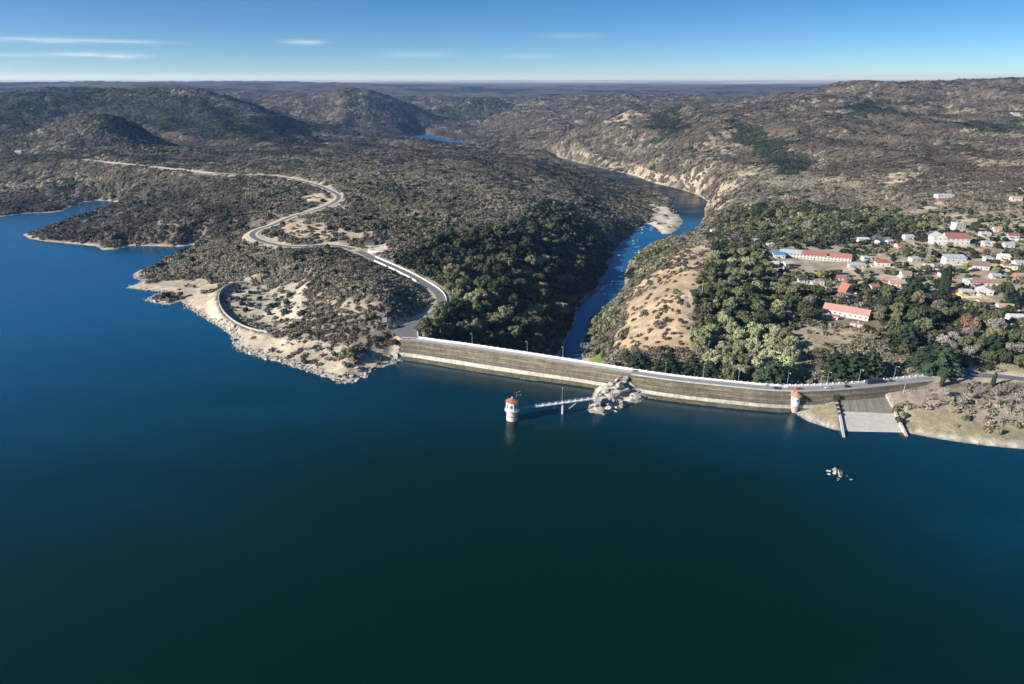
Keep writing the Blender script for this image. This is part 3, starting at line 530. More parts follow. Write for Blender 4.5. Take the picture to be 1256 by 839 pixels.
def water_mat(name, deep, rough, waves, wdist, sky_tint=None):
    m, nt, b = _nt(name); N, L = nt.nodes, nt.links
    g = N.new('ShaderNodeNewGeometry')
    b.inputs['IOR'].default_value = 1.333; b.inputs['Specular IOR Level'].default_value = 0.5
    big = N.new('ShaderNodeTexNoise'); big.inputs['Scale'].default_value = 0.006; big.inputs['Detail'].default_value = 4
    mp = N.new('ShaderNodeMapping'); mp.inputs['Scale'].default_value = (0.7, 1.6, 1); mp.inputs['Rotation'].default_value = (0, 0, 0.25)
    L.new(g.outputs['Position'], mp.inputs['Vector']); L.new(mp.outputs[0], big.inputs['Vector'])
    mr = N.new('ShaderNodeMapRange'); mr.inputs[1].default_value = 0.35; mr.inputs[2].default_value = 0.65; mr.inputs[3].default_value = rough * 0.45; mr.inputs[4].default_value = rough * 2.0
    L.new(big.outputs['Fac'], mr.inputs[0]); L.new(mr.outputs[0], b.inputs['Roughness'])
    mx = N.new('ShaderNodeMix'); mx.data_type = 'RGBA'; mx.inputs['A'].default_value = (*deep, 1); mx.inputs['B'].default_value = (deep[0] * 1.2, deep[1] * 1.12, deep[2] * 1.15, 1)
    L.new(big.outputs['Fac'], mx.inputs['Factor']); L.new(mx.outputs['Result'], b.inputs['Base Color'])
    if sky_tint:                                            # sky reflection put into the colour: dark green mid-lake, bluer round it
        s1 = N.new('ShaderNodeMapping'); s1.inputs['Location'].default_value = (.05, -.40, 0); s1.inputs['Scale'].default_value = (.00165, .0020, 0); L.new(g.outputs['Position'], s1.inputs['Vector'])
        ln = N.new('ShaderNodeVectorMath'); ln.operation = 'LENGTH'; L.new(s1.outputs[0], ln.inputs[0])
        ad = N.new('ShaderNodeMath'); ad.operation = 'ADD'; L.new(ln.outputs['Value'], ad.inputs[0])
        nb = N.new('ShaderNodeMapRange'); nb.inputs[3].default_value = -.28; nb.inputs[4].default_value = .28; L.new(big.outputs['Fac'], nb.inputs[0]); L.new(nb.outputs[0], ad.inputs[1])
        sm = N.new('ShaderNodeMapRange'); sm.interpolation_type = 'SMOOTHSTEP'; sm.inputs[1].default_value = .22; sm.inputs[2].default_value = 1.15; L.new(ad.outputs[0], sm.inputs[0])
        m3 = N.new('ShaderNodeMix'); m3.data_type = 'RGBA'; L.new(sm.outputs[0], m3.inputs['Factor']); L.new(mx.outputs['Result'], m3.inputs['A']); m3.inputs['B'].default_value = (*sky_tint, 1); L.new(m3.outputs['Result'], b.inputs['Base Color'])
    w1 = N.new('ShaderNodeTexNoise'); w1.inputs['Scale'].default_value = waves; w1.inputs['Detail'].default_value = 6; w1.inputs['Roughness'].default_value = 0.62
    L.new(mp.outputs[0], w1.inputs['Vector'])
    bp = N.new('ShaderNodeBump'); bp.inputs['Distance'].default_value = wdist; bp.inputs['Strength'].default_value = 0.5
    L.new(w1.outputs['Fac'], bp.inputs['Height']); L.new(bp.outputs[0], b.inputs['Normal'])
    return m
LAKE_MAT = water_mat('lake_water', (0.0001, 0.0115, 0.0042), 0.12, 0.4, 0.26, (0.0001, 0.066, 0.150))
RIVER_MAT = water_mat('river_water', (0.010, 0.080, 0.175), 0.22, 0.35, 0.25)
_n, _l2 = RIVER_MAT.node_tree.nodes, RIVER_MAT.node_tree.links; _b = _n['Principled BSDF']; _src = _b.inputs['Base Color'].links[0].from_socket      # clear shallow reach by the dam, dark still pool in the upper bend
_g = _n.new('ShaderNodeNewGeometry'); _s = _n.new('ShaderNodeSeparateXYZ'); _l2.new(_g.outputs['Position'], _s.inputs[0]); _r = _n.new('ShaderNodeMapRange'); _r.interpolation_type = 'SMOOTHSTEP'; _r.inputs[1].default_value = 1200; _r.inputs[2].default_value = 1300; _l2.new(_s.outputs['Y'], _r.inputs[0])
_m = _n.new('ShaderNodeMix'); _m.data_type = 'RGBA'; _l2.new(_r.outputs[0], _m.inputs['Factor']); _l2.new(_src, _m.inputs['A']); _m.inputs['B'].default_value = (.006, .016, .013, 1); _l2.new(_m.outputs['Result'], _b.inputs['Base Color'])
FAR_MAT = water_mat('far_river_water', (0.010, 0.085, 0.20), 0.2, 0.3, 0.2)
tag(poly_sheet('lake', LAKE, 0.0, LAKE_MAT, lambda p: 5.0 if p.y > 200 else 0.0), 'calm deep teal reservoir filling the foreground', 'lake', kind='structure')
tag(poly_sheet('river', RIVER, RZ, RIVER_MAT, 4.0), 'blue river winding through the gorge below the dam', 'river', kind='structure')
tag(poly_sheet('river', FAR_RIVER, FAR_Z, FAR_MAT, 6.0), 'far bend of the river below the dark hill', 'river', kind='structure')

# ---------------------------------------------------------------- haze
HAZE = 3.8e-5
hz = MB().box(-80000, 80000, -4000, 76000, -75, 300).build('haze', None)
m = bpy.data.materials.new('haze_air'); m.use_nodes = True; nt = m.node_tree
for n in list(nt.nodes): nt.nodes.remove(n)
ho = nt.nodes.new('ShaderNodeOutputMaterial'); hv = nt.nodes.new('ShaderNodeVolumePrincipled')
hv.inputs['Color'].default_value = (0.30, 0.55, 1.0, 1); hv.inputs['Absorption Color'].default_value = (1, 1, 1, 1); hv.inputs['Density'].default_value = HAZE; hv.inputs['Anisotropy'].default_value = 0.1
nt.links.new(hv.outputs[0], ho.inputs['Volume'])
hz.data.materials.append(m); tag(hz, 'thin bluish haze over the far hills', 'haze', kind='stuff')

# ---------------------------------------------------------------- foliage meshes
def leaf_quads(P, Nn, size, rng, aspect=1.0):
    n = len(P); Nn = Nn / (np.linalg.norm(Nn, axis=1, keepdims=True) + 1e-9)
    ref = rng.normal(size=(n, 3)); U = np.cross(Nn, ref); U /= (np.linalg.norm(U, axis=1, keepdims=True) + 1e-9); Wv = np.cross(Nn, U)
    s = (size * rng.uniform(0.6, 1.35, n))[:, None]
    V = np.stack([P - U * s - Wv * s * aspect * .3, P + U * s * .25 - Wv * s * aspect, P + U * s + Wv * s * aspect * .35, P - U * s * .3 + Wv * s * aspect], 1).reshape(-1, 3)
    return V, np.arange(4 * n).reshape(n, 4)
def lobed(rng, lobes, n, size, jit=0.45, up=0.45):
    L = np.array(lobes); w = L[:, 3] * L[:, 5]; k = rng.choice(len(L), n, p=w / w.sum())
    d = rng.normal(size=(n, 3)); d[:, 2] += up; d /= np.linalg.norm(d, axis=1, keepdims=True)
    P = L[k, :3] + d * L[k, 3:6] * rng.uniform(0.62, 1.06, (n, 1))
    return leaf_quads(P, d + jit * rng.normal(size=(n, 3)), size, rng)
def shrub_mesh(name, seed, n, size, lobes_n, flat=0.7, spread=0.55):
    rng = np.random.default_rng(seed); lobes = []
    for i in range(lobes_n):
        a = rng.uniform(0, 6.28); r = spread * math.sqrt(rng.uniform()); q = rng.uniform(0.34, 0.58)
        lobes.append((r * math.cos(a), r * math.sin(a), flat * rng.uniform(0.35, 0.75) * (1.1 - r * .6), q, q, q * 0.85))
    V, F = lobed(rng, lobes, n, size); V[:, 2] = np.maximum(V[:, 2], -0.1); return np_mesh(name, V, F)
def canopy_mesh(name, seed, n, size, k=7, tall=.3):
    """low closed thicket seen from far off: its leaves lie along the slope"""
    rng = np.random.default_rng(seed); L = np.c_[rng.normal(0, .5, k), rng.normal(0, .5, k), rng.uniform(.0, tall, k), rng.uniform(.3, .55, k)]
    q = rng.integers(0, k, n); d = rng.normal(size=(n, 3)); d[:, 2] = np.abs(d[:, 2]); d /= np.linalg.norm(d, axis=1, keepdims=True)
    P = L[q, :3] + d * L[q, 3:4] * np.array([1, 1, .6]); V, F = leaf_quads(P, (.38 * d) + np.array([0, 0, .9]) + .10 * rng.normal(size=(n, 3)), size, rng); return np_mesh(name, V, F)
def round_crown(name, seed, r, h, zc, n, size, k=16):
    rng = np.random.default_rng(seed); lobes = [(0, 0, zc, r * .6, r * .6, h * .6)]
    for i in range(k):
        a = i * 2.4 + rng.uniform(-.4, .4); u = rng.uniform(-0.55, 0.95); q = math.sqrt(max(0, 1 - u * u)); s = rng.uniform(0.26, 0.44)
        lobes.append((r * .72 * q * math.cos(a), r * .72 * q * math.sin(a), zc + h * .72 * u, r * s, r * s, r * s * .85))
    V, F = lobed(rng, lobes, n, size); return np_mesh(name, V, F)
def tier_crown(name, seed, r, z0, z1, tiers, n, size, power=0.8):
    rng = np.random.default_rng(seed); P = []; D_ = []
    for t in range(tiers):
        f = t / (tiers - 1); R_ = r * (1 - f) ** power + r * .10; z = z0 + (z1 - z0) * f
        m_ = max(10, int(n * (1 - f * .75) / tiers)); arms = rng.integers(5, 8); ph = rng.uniform(0, 6.28)
        a = ph + (rng.integers(0, arms, m_) + rng.normal(0, .17, m_)) * 6.283 / arms; q = np.sqrt(rng.uniform(0.02, 1, m_)) * R_ * (0.85 + 0.25 * np.cos(arms * (a - ph)))
        P.append(np.c_[q * np.cos(a), q * np.sin(a), z - 0.10 * q + rng.normal(0, (z1 - z0) * .016, m_)])
        D_.append(np.c_[np.cos(a) * .5, np.sin(a) * .5, np.full(m_, 1.0)])
    P, D_ = np.concatenate(P), np.concatenate(D_)
    V, F = leaf_quads(P, D_ + .35 * rng.normal(size=P.shape), size, rng); return np_mesh(name, V, F)
def spire_crown(name, seed, r, z0, z1, n, size):
    rng = np.random.default_rng(seed); f = rng.uniform(0, 1, n) ** .9; a = rng.uniform(0, 6.283, n)
    q = r * (np.sin(np.pi * np.clip(f * .86 + .14, 0, 1)) ** .6) * (1 + .14 * np.sin(a * 5 + f * 20)) * rng.uniform(.75, 1.05, n)
    P = np.c_[q * np.cos(a), q * np.sin(a), z0 + (z1 - z0) * f]; D_ = np.c_[np.cos(a), np.sin(a), np.full(n, .45)]
    V, F = leaf_quads(P, D_ + .4 * rng.normal(size=P.shape), size, rng, 1.4); return np_mesh(name, V, F)
def bare_crown(name, seed, h, r, depth=4):
    rng = random.Random(seed); mb = MB()
    def grow(p, d, ln, rad, k):
        q = p + d * ln
        mb.bar(p, q, rad, rad * .66, 4)
        if k == 0: return
        for i in range(3 if k > 1 else 4):
            nd = (d + Vector((rng.uniform(-1, 1), rng.uniform(-1, 1), rng.uniform(-.35, .75))) * .85).normalized()
            grow(p + d * ln * rng.uniform(.55, 1.0), nd, ln * rng.uniform(.62, .85), rad * .6, k - 1)
    for i in range(4):
        a = i * 1.57 + rng.uniform(-.4, .4); grow(Vector((0, 0, h * .22)), Vector((math.cos(a) * .55, math.sin(a) * .55, 1)).normalized(), h * .27, h * .016, depth)
    return mb.mesh(name)
def trunk_mesh(name, seed, h, r, limbs=4):
    rng = random.Random(seed); mb = MB(); p = Vector((0, 0, -1.0)); d = Vector((rng.uniform(-.06, .06), rng.uniform(-.06, .06), 1))
    for i in range(3):
        q = p + d * (h + 1) / 3; mb.bar(p, q, r * (1.15 - .25 * i), r * (.9 - .25 * i), 7); p = q; d = (d + Vector((rng.uniform(-.1, .1), rng.uniform(-.1, .1), 0))).normalized()
    for i in range(limbs):
        a = i * 6.28 / limbs + rng.uniform(-.4, .4); z = h * rng.uniform(.45, .8)
        mb.bar((0, 0, z), (math.cos(a) * h * .34, math.sin(a) * h * .34, z + h * .28), r * .4, r * .15, 5)
    return mb.mesh(name)

def leafmat(name, col, hue, ov=0.3):
    m = mat(name, col, rough=0.75, var=0.22, scale=0.5, spec=0.12, objvar=ov, hue=hue); nt = m.node_tree; N, L = nt.nodes, nt.links; b_ = N['Principled BSDF']
    src = b_.inputs['Base Color'].links[0].from_socket; g_ = N.new('ShaderNodeNewGeometry'); fac = None      # whole thickets differ in tone
    for sc_, lo_, hi_ in ((.011, .70, 1.32), (.035, .78, 1.24)):
        n_ = N.new('ShaderNodeTexNoise'); n_.inputs['Scale'].default_value = sc_; n_.inputs['Detail'].default_value = 3; L.new(g_.outputs['Position'], n_.inputs['Vector'])
        r_ = N.new('ShaderNodeMapRange'); r_.inputs[1].default_value = .33; r_.inputs[2].default_value = .67; r_.inputs[3].default_value = lo_; r_.inputs[4].default_value = hi_; L.new(n_.outputs['Fac'], r_.inputs[0])
        v_ = N.new('ShaderNodeVectorMath'); v_.operation = 'SCALE'; L.new(src, v_.inputs[0]); L.new(r_.outputs[0], v_.inputs['Scale']); src = v_.outputs[0]
    L.new(src, b_.inputs['Base Color']); return m
LEAF = {'brown': leafmat('brown_twig', (0.108, 0.087, 0.065), (0.084, 0.071, 0.057), .15),
        'dry': leafmat('dry_twig', (0.225, 0.196, 0.138), (0.178, 0.158, 0.120), .17),
        'dark': leafmat('dark_leaf', (0.028, 0.038, 0.021), (0.040, 0.048, 0.027), .2),
        'ever': leafmat('evergreen_leaf', (0.042, 0.056, 0.025), (0.098, 0.106, 0.052), .34),
        'olive': leafmat('olive_leaf', (0.105, 0.118, 0.050), (0.15, 0.145, 0.075), .25),
        'light': leafmat('pale_leaf', (0.27, 0.275, 0.155), (0.20, 0.215, 0.11), .2),
        'yellow': leafmat('yellow_leaf', (0.21, 0.22, 0.055), (0.19, 0.21, 0.07), .1),
        'rust': leafmat('rust_leaf', (0.17, 0.10, 0.05), (0.15, 0.095, 0.055), .1),
        'conifer': leafmat('conifer_leaf', (0.026, 0.046, 0.026), (0.040, 0.058, 0.030), .25),
        'bare': leafmat('bare_twig', (0.23, 0.20, 0.18), (0.18, 0.165, 0.15), .2)}
BARK = mat('bark', (0.10, 0.08, 0.06), .95, .3, 1.5, bump=.03)

# ---------------------------------------------------------------- scrub that nobody could count: points on the ground carrying bushes
def scatter(name, label, pts, scl, rot, meshes, material, pick, cat='scrub'):
    lib = bpy.data.collections.new(name + '_bushes')
    for i, me_ in enumerate(meshes):
        (me_.materials.append(material) if material else None); o = bpy.data.objects.new('bush', me_); lib.objects.link(o)
    me_ = bpy.data.meshes.new(name); me_.vertices.add(len(pts)); me_.vertices.foreach_set('co', pts.astype(np.float32).ravel())
    for nm, arr, ty in (('size', scl, 'FLOAT'), ('pick', pick.astype(np.int32), 'INT')):
        a = me_.attributes.new(nm, ty, 'POINT'); a.data.foreach_set('value', arr.astype(np.int32 if ty == 'INT' else np.float32))
    a = me_.attributes.new('turn', 'FLOAT_VECTOR', 'POINT'); a.data.foreach_set('vector', rot.astype(np.float32).ravel())
    o = tag(link(name, me_), label, cat, kind='stuff')
    ng = bpy.data.node_groups.new(name + '_nodes', 'GeometryNodeTree')
    ng.interface.new_socket('Geometry', in_out='INPUT', socket_type='NodeSocketGeometry'); ng.interface.new_socket('Geometry', in_out='OUTPUT', socket_type='NodeSocketGeometry')
    n, l = ng.nodes, ng.links
    gi, go = n.new('NodeGroupInput'), n.new('NodeGroupOutput')
    mp = n.new('GeometryNodeMeshToPoints'); l.new(gi.outputs[0], mp.inputs['Mesh'])
    ci = n.new('GeometryNodeCollectionInfo'); ci.inputs['Collection'].default_value = lib; ci.inputs['Separate Children'].default_value = True; ci.inputs['Reset Children'].default_value = True
    ip = n.new('GeometryNodeInstanceOnPoints'); ip.inputs['Pick Instance'].default_value = True
    l.new(mp.outputs[0], ip.inputs['Points']); l.new(ci.outputs[0], ip.inputs['Instance'])
    def named(nm, ty):
        q = n.new('GeometryNodeInputNamedAttribute'); q.data_type = ty; q.inputs['Name'].default_value = nm; return q.outputs['Attribute']
    l.new(named('pick', 'INT'), ip.inputs['Instance Index'])
    er = n.new('FunctionNodeEulerToRotation'); l.new(named('turn', 'FLOAT_VECTOR'), er.inputs[0]); l.new(er.outputs[0], ip.inputs['Rotation'])
    l.new(named('size', 'FLOAT'), ip.inputs['Scale'])
    l.new(ip.outputs[0], go.inputs[0])
    md = o.modifiers.new('bushes', 'NODES'); md.node_group = ng
    return o

rng = np.random.default_rng(7)
GAP = 0.0040
cand = []
y = 345.0
while y < 5200:
    s = max(2.6, GAP * y) if y < 2600 else GAP * 2600 + (y - 2600) * 0.003
    hw = 0.92 * y + 145; n = int(2 * hw / s)
    cand.append(np.c_[rng.uniform(-hw, hw, n), y + rng.uniform(0, s, n), np.full(n, s)]); y += s
cand = np.concatenate(cand)
cz = grid_at(HZ, cand[:, 0], cand[:, 1])
cl, cd, cv = [grid_at(A, cand[:, 0], cand[:, 1]) for A in (DL, DD, DR)]
cz_i, cpx, cpy = zone_index(cand[:, 0], cand[:, 1], cz, 1.6)
dens = np.array([z[2] for z in ZONES])[cz_i]
patch = .6 * fbm(cand[:, 0], cand[:, 1], 38, 3, 101) + .6 * fbm(cand[:, 0], cand[:, 1], 150, 3, 103)
keep = (rng.uniform(size=len(cand)) < dens * np.clip(0.92 + 1.1 * patch, 0.10, 1)) & (cl > 3.5 + rng.uniform(0, 9, len(cand))) & (cv > 3) & (cd > np.where(cand[:, 1] > 850, 10, 9) + rng.uniform(0, 5, len(cand)))
keep &= ~inside(cand[:, 0], cand[:, 1], RAMP)
keep &= (cpx > -230) & (cpx < 1490)
for TOP, BOT in ((DAM_L_TOP, DAM_L_BOT), (DAM_R_TOP, DAM_R_BOT)):       # nothing grows on the dam
    tl = [W(a, b_, 14)[:2] for a, b_ in TOP]; m_ = near(cand[:, 0], cand[:, 1], tl, 40); d_ = np.full(len(cand), 99.0); d_[m_] = dist_line(cand[m_, 0], cand[m_, 1], tl); keep &= d_ > 15
keep &= dist_line(cand[:, 0], cand[:, 1], WALL_LINE) > 8
NO_BUSH = []                                             # footprints filled in by the builders: (x, y, radius)
kinds = np.array([z[3] for z in ZONES])[cz_i]; cum = np.cumsum(kinds, 1) / kinds.sum(1, keepdims=True)
grp = fbm(cand[:, 0], cand[:, 1], 70, 3, 111) * .5 + .5
u = np.clip(0.5 * rng.uniform(size=len(cand)) + 0.9 * (grp - .5) + 0.25, 0, .999)
u = np.where(rng.uniform(size=len(cand)) < .35, rng.uniform(size=len(cand)), u)
kind = (u[:, None] > cum).sum(1).clip(0, 3)
zn_ = np.array([z[0] for z in ZONES])[cz_i]
pb = .12 + .72 * smooth(1050, 1700, cand[:, 1]) ; pb = np.where(zn_ == 'leftflat', .8, pb); pb = np.where(zn_ == 'redslope', .85, pb); pb = np.where(np.isin(zn_, ['spur', 'nose', 'headland', 'bank']), .25, pb)
kind = np.where((kind == 0) & (rng.uniform(size=len(cand)) < np.clip(pb + .5 * fbm(cand[:, 0], cand[:, 1], 90, 3, 121), 0, 1)), 4, kind)
def plant_scrub():
    global keep
    for (bx, by, br) in NO_BUSH:
        keep &= ~((np.abs(cand[:, 0] - bx) < br) & (np.abs(cand[:, 1] - by) < br))
    names = [('dry_scrub', 'grey brown leafless winter scrub covering the slopes', 'dry'), ('evergreen_scrub', 'dark evergreen bushes scattered through the dry scrub', 'dark'),
             ('olive_scrub', 'olive green bushes on the plateau and slopes', 'olive'), ('pale_scrub', 'pale yellow green bushes by the river and dam', 'light'), ('brown_scrub', 'dark brown leafless scrub on the hills and far flats', 'brown')]
    for k_, (nm, lb, mk) in enumerate(names):
        s_ = np.where(keep & (kind == k_))[0]
        sc = cand[s_, 2] * rng.uniform(0.5, 1.1, len(s_)) * (1.22, 1.25, 1.15, 1.15, 1.22)[k_]; sc = np.where(cand[s_, 1] > 1800, sc * .82, sc)
        sc = np.where(cand[s_, 1] < 900, np.clip(sc, 1.7, 4.2) * (1.15, 1.35, 1.2, 1.3, 1.1)[k_], sc)
        P = np.c_[cand[s_, 0], cand[s_, 1], cz[s_] - .1 * sc]
        if k_ in (0, 4): ms = [shrub_mesh('bush', 300 + i + 50 * k_, 72, .17, 6, .46, .66) for i in range(14)]
        else: ms = [shrub_mesh('bush', 400 + 10 * k_ + i, 74, .24, 4, .95, .42) for i in range(10)]
        nn_ = len(ms); ms += [canopy_mesh('bush', 700 + i + 20 * k_, 46, .27 if k_ in (0, 4) else .25, 7, .3 if k_ in (0, 4) else .55) for i in range(10)]
        farb = rng.uniform(size=len(s_)) < smooth(750, 1350, cand[s_, 1]); pick = np.where(farb, nn_ + rng.integers(0, 10, len(s_)), rng.integers(0, nn_, len(s_)))
        e_ = np.clip(cand[s_, 1] * .009, 5, 30)            # bushes lean with the slope they grow on
        gx = (grid_at(HZ, P[:, 0] + e_, P[:, 1]) - grid_at(HZ, P[:, 0] - e_, P[:, 1])) / (2 * e_); gy = (grid_at(HZ, P[:, 0], P[:, 1] + e_) - grid_at(HZ, P[:, 0], P[:, 1] - e_)) / (2 * e_)
        lean = 1 + .7 * smooth(900, 1600, cand[s_, 1]); rot = np.c_[np.arctan(gy * lean), -np.arctan(gx * lean), rng.uniform(0, 6.28, len(s_)) * 0 + 0]
        scatter(nm, lb, P, sc, rot, ms, LEAF[mk], pick)

# ---------------------------------------------------------------- stone, concrete, paint
WHITE = mat('white_paint', (0.72, 0.71, 0.69), .7, .10, .35, spec=.3)
CONC = mat('pale_concrete', (0.42, 0.40, 0.36), .9, .22, .25, bump=.02)
ASPH = mat('worn_asphalt', (0.15, 0.148, 0.148), .95, .18, .3)
DARKST = mat('dark_recess', (0.05, 0.045, 0.04), .9, .2, 1)
STEEL = mat('galvanised_steel', (0.42, 0.43, 0.44), .5, .1, 1, metal=.3)
BLUEP = mat('blue_grey_paint', (0.20, 0.33, 0.42), .5, .1, 1)
GLASSD = mat('dark_window', (0.03, 0.04, 0.05), .12, .1, 1, spec=.6)
ROCK = mat('weathered_rock', (0.36, 0.335, 0.30), .95, .38, .35, bump=.12, bscale=1.2, objvar=.25)
PINKST = mat('pink_stone', (0.46, 0.34, 0.28), .9, .2, .8, bump=.02)
def streaked(name, col, col2, sx, sz, lo=.42, hi=.62):
    """masonry with stains that run along the courses and down the face"""
    m, nt, b = _nt(name); N, L = nt.nodes, nt.links; g = N.new('ShaderNodeNewGeometry')
    mp = N.new('ShaderNodeMapping'); mp.inputs['Scale'].default_value = (sx, sx, sz); L.new(g.outputs['Position'], mp.inputs['Vector'])
    n1_ = N.new('ShaderNodeTexNoise'); n1_.inputs['Scale'].default_value = 1; n1_.inputs['Detail'].default_value = 7; n1_.inputs['Roughness'].default_value = .7; L.new(mp.outputs[0], n1_.inputs['Vector'])
    r_ = N.new('ShaderNodeMapRange'); r_.inputs[1].default_value = lo; r_.inputs[2].default_value = hi; L.new(n1_.outputs['Fac'], r_.inputs[0])
    mx = N.new('ShaderNodeMix'); mx.data_type = 'RGBA'; mx.inputs['A'].default_value = (*col, 1); mx.inputs['B'].default_value = (*col2, 1); L.new(r_.outputs[0], mx.inputs['Factor'])
    mv = N.new('ShaderNodeMapping'); mv.inputs['Scale'].default_value = (.42, .42, .035); L.new(g.outputs['Position'], mv.inputs['Vector'])
    nv = N.new('ShaderNodeTexNoise'); nv.inputs['Scale'].default_value = 1; nv.inputs['Detail'].default_value = 5; nv.inputs['Roughness'].default_value = .65; L.new(mv.outputs[0], nv.inputs['Vector'])
    rv = N.new('ShaderNodeMapRange'); rv.inputs[1].default_value = .36; rv.inputs[2].default_value = .60; rv.inputs[3].default_value = .80; rv.inputs[4].default_value = 1.08; L.new(nv.outputs['Fac'], rv.inputs[0])      # seepage running down the face
    v3 = N.new('ShaderNodeVectorMath'); v3.operation = 'SCALE'; L.new(mx.outputs['Result'], v3.inputs[0]); L.new(rv.outputs[0], v3.inputs['Scale'])
    n2_ = N.new('ShaderNodeTexNoise'); n2_.inputs['Scale'].default_value = 1.1; n2_.inputs['Detail'].default_value = 5; L.new(g.outputs['Position'], n2_.inputs['Vector'])
    r2 = N.new('ShaderNodeMapRange'); r2.inputs[1].default_value = .3; r2.inputs[2].default_value = .7; r2.inputs[3].default_value = .75; r2.inputs[4].default_value = 1.25; L.new(n2_.outputs['Fac'], r2.inputs[0])
    vm = N.new('ShaderNodeVectorMath'); vm.operation = 'SCALE'; L.new(v3.outputs[0], vm.inputs[0]); L.new(r2.outputs[0], vm.inputs['Scale']); L.new(vm.outputs[0], b.inputs['Base Color'])
    b.inputs['Roughness'].default_value = .95; b.inputs['Specular IOR Level'].default_value = .15
    bp = N.new('ShaderNodeBump'); bp.inputs['Distance'].default_value = .08; L.new(n2_.outputs['Fac'], bp.inputs['Height']); L.new(bp.outputs[0], b.inputs['Normal'])
    MATS[name] = m; return m
MASON = streaked('dam_masonry', (0.15, 0.128, 0.092), (0.25, 0.212, 0.15), .06, .5)
MASON2 = streaked('dam_masonry_dark', (0.115, 0.104, 0.082), (0.18, 0.16, 0.125), .07, .5)
MASON3 = streaked('dam_masonry_brown', (0.12, 0.10, 0.075), (0.20, 0.168, 0.125), .06, .5)
BLEACH = streaked('bleached_band', (0.40, 0.37, 0.30), (0.54, 0.51, 0.44), .10, .3)
WET = streaked('wet_band', (0.07, 0.066, 0.044), (0.125, 0.115, 0.078), .12, .3)
SLAB = mat('ramp_slab', (0.205, 0.19, 0.145), .95, .2, .15, bump=.03)
STEPM = mat('ramp_step', (0.44, 0.42, 0.37), .95, .22, .2, bump=.03)

# ---------------------------------------------------------------- the dam
CREST = 14.0
def interp_px(P, xs): return [np.interp(xv, [p[0] for p in P], [p[1] for p in P]) for xv in xs]
def stations(top, bot, step):
    xs = np.arange(top[0][0], top[-1][0] + .1, step); S = []
    ty, by = interp_px(top, xs), interp_px(bot, xs)
    ty = np.convolve(np.r_[[ty[0]] * 2, ty, [ty[-1]] * 2], np.ones(5) / 5, 'valid'); by = np.convolve(np.r_[[by[0]] * 2, by, [by[-1]] * 2], np.ones(5) / 5, 'valid')
    T = [Vector(W(xv, a, CREST)) for xv, a in zip(xs, ty)]; B = [Vector(W(xv, a, 0)) for xv, a in zip(xs, by)]
    for i in range(len(xs)):
        t = T[min(i + 1, len(T) - 1)] - T[max(i - 1, 0)]; nrm_ = Vector((t.y, -t.x, 0)).normalized()       # towards the lake
        run = max(4.0, (Vector((B[i].x, B[i].y, 0)) - Vector((T[i].x, T[i].y, 0))).dot(nrm_)); S.append((Vector((T[i].x, T[i].y, 0)), nrm_, run))
    return S
def sweep(S, prof, close=True):
    """prof(run) -> [(offset towards the lake, z), ...]"""
    vs, fs = [], []; k = None
    for A, n_, run in S:
        p = prof(run); k = len(p); vs += [(A.x + n_.x * o_, A.y + n_.y * o_, z) for o_, z in p]
    for i in range(len(S) - 1):
        for j in range(k if close else k - 1):
            a, b_ = i * k + j, i * k + (j + 1) % k; fs.append((a, b_, b_ + k, a + k))
    if close: fs += [tuple(range(k - 1, -1, -1)), tuple((len(S) - 1) * k + j for j in range(k))]
    me_ = bpy.data.meshes.new('sweep'); me_.from_pydata(vs, [], fs); me_.update()
    import bmesh
    bm = bmesh.new(); bm.from_mesh(me_); bmesh.ops.recalc_face_normals(bm, faces=bm.faces); bm.to_mesh(me_); bm.free(); return me_
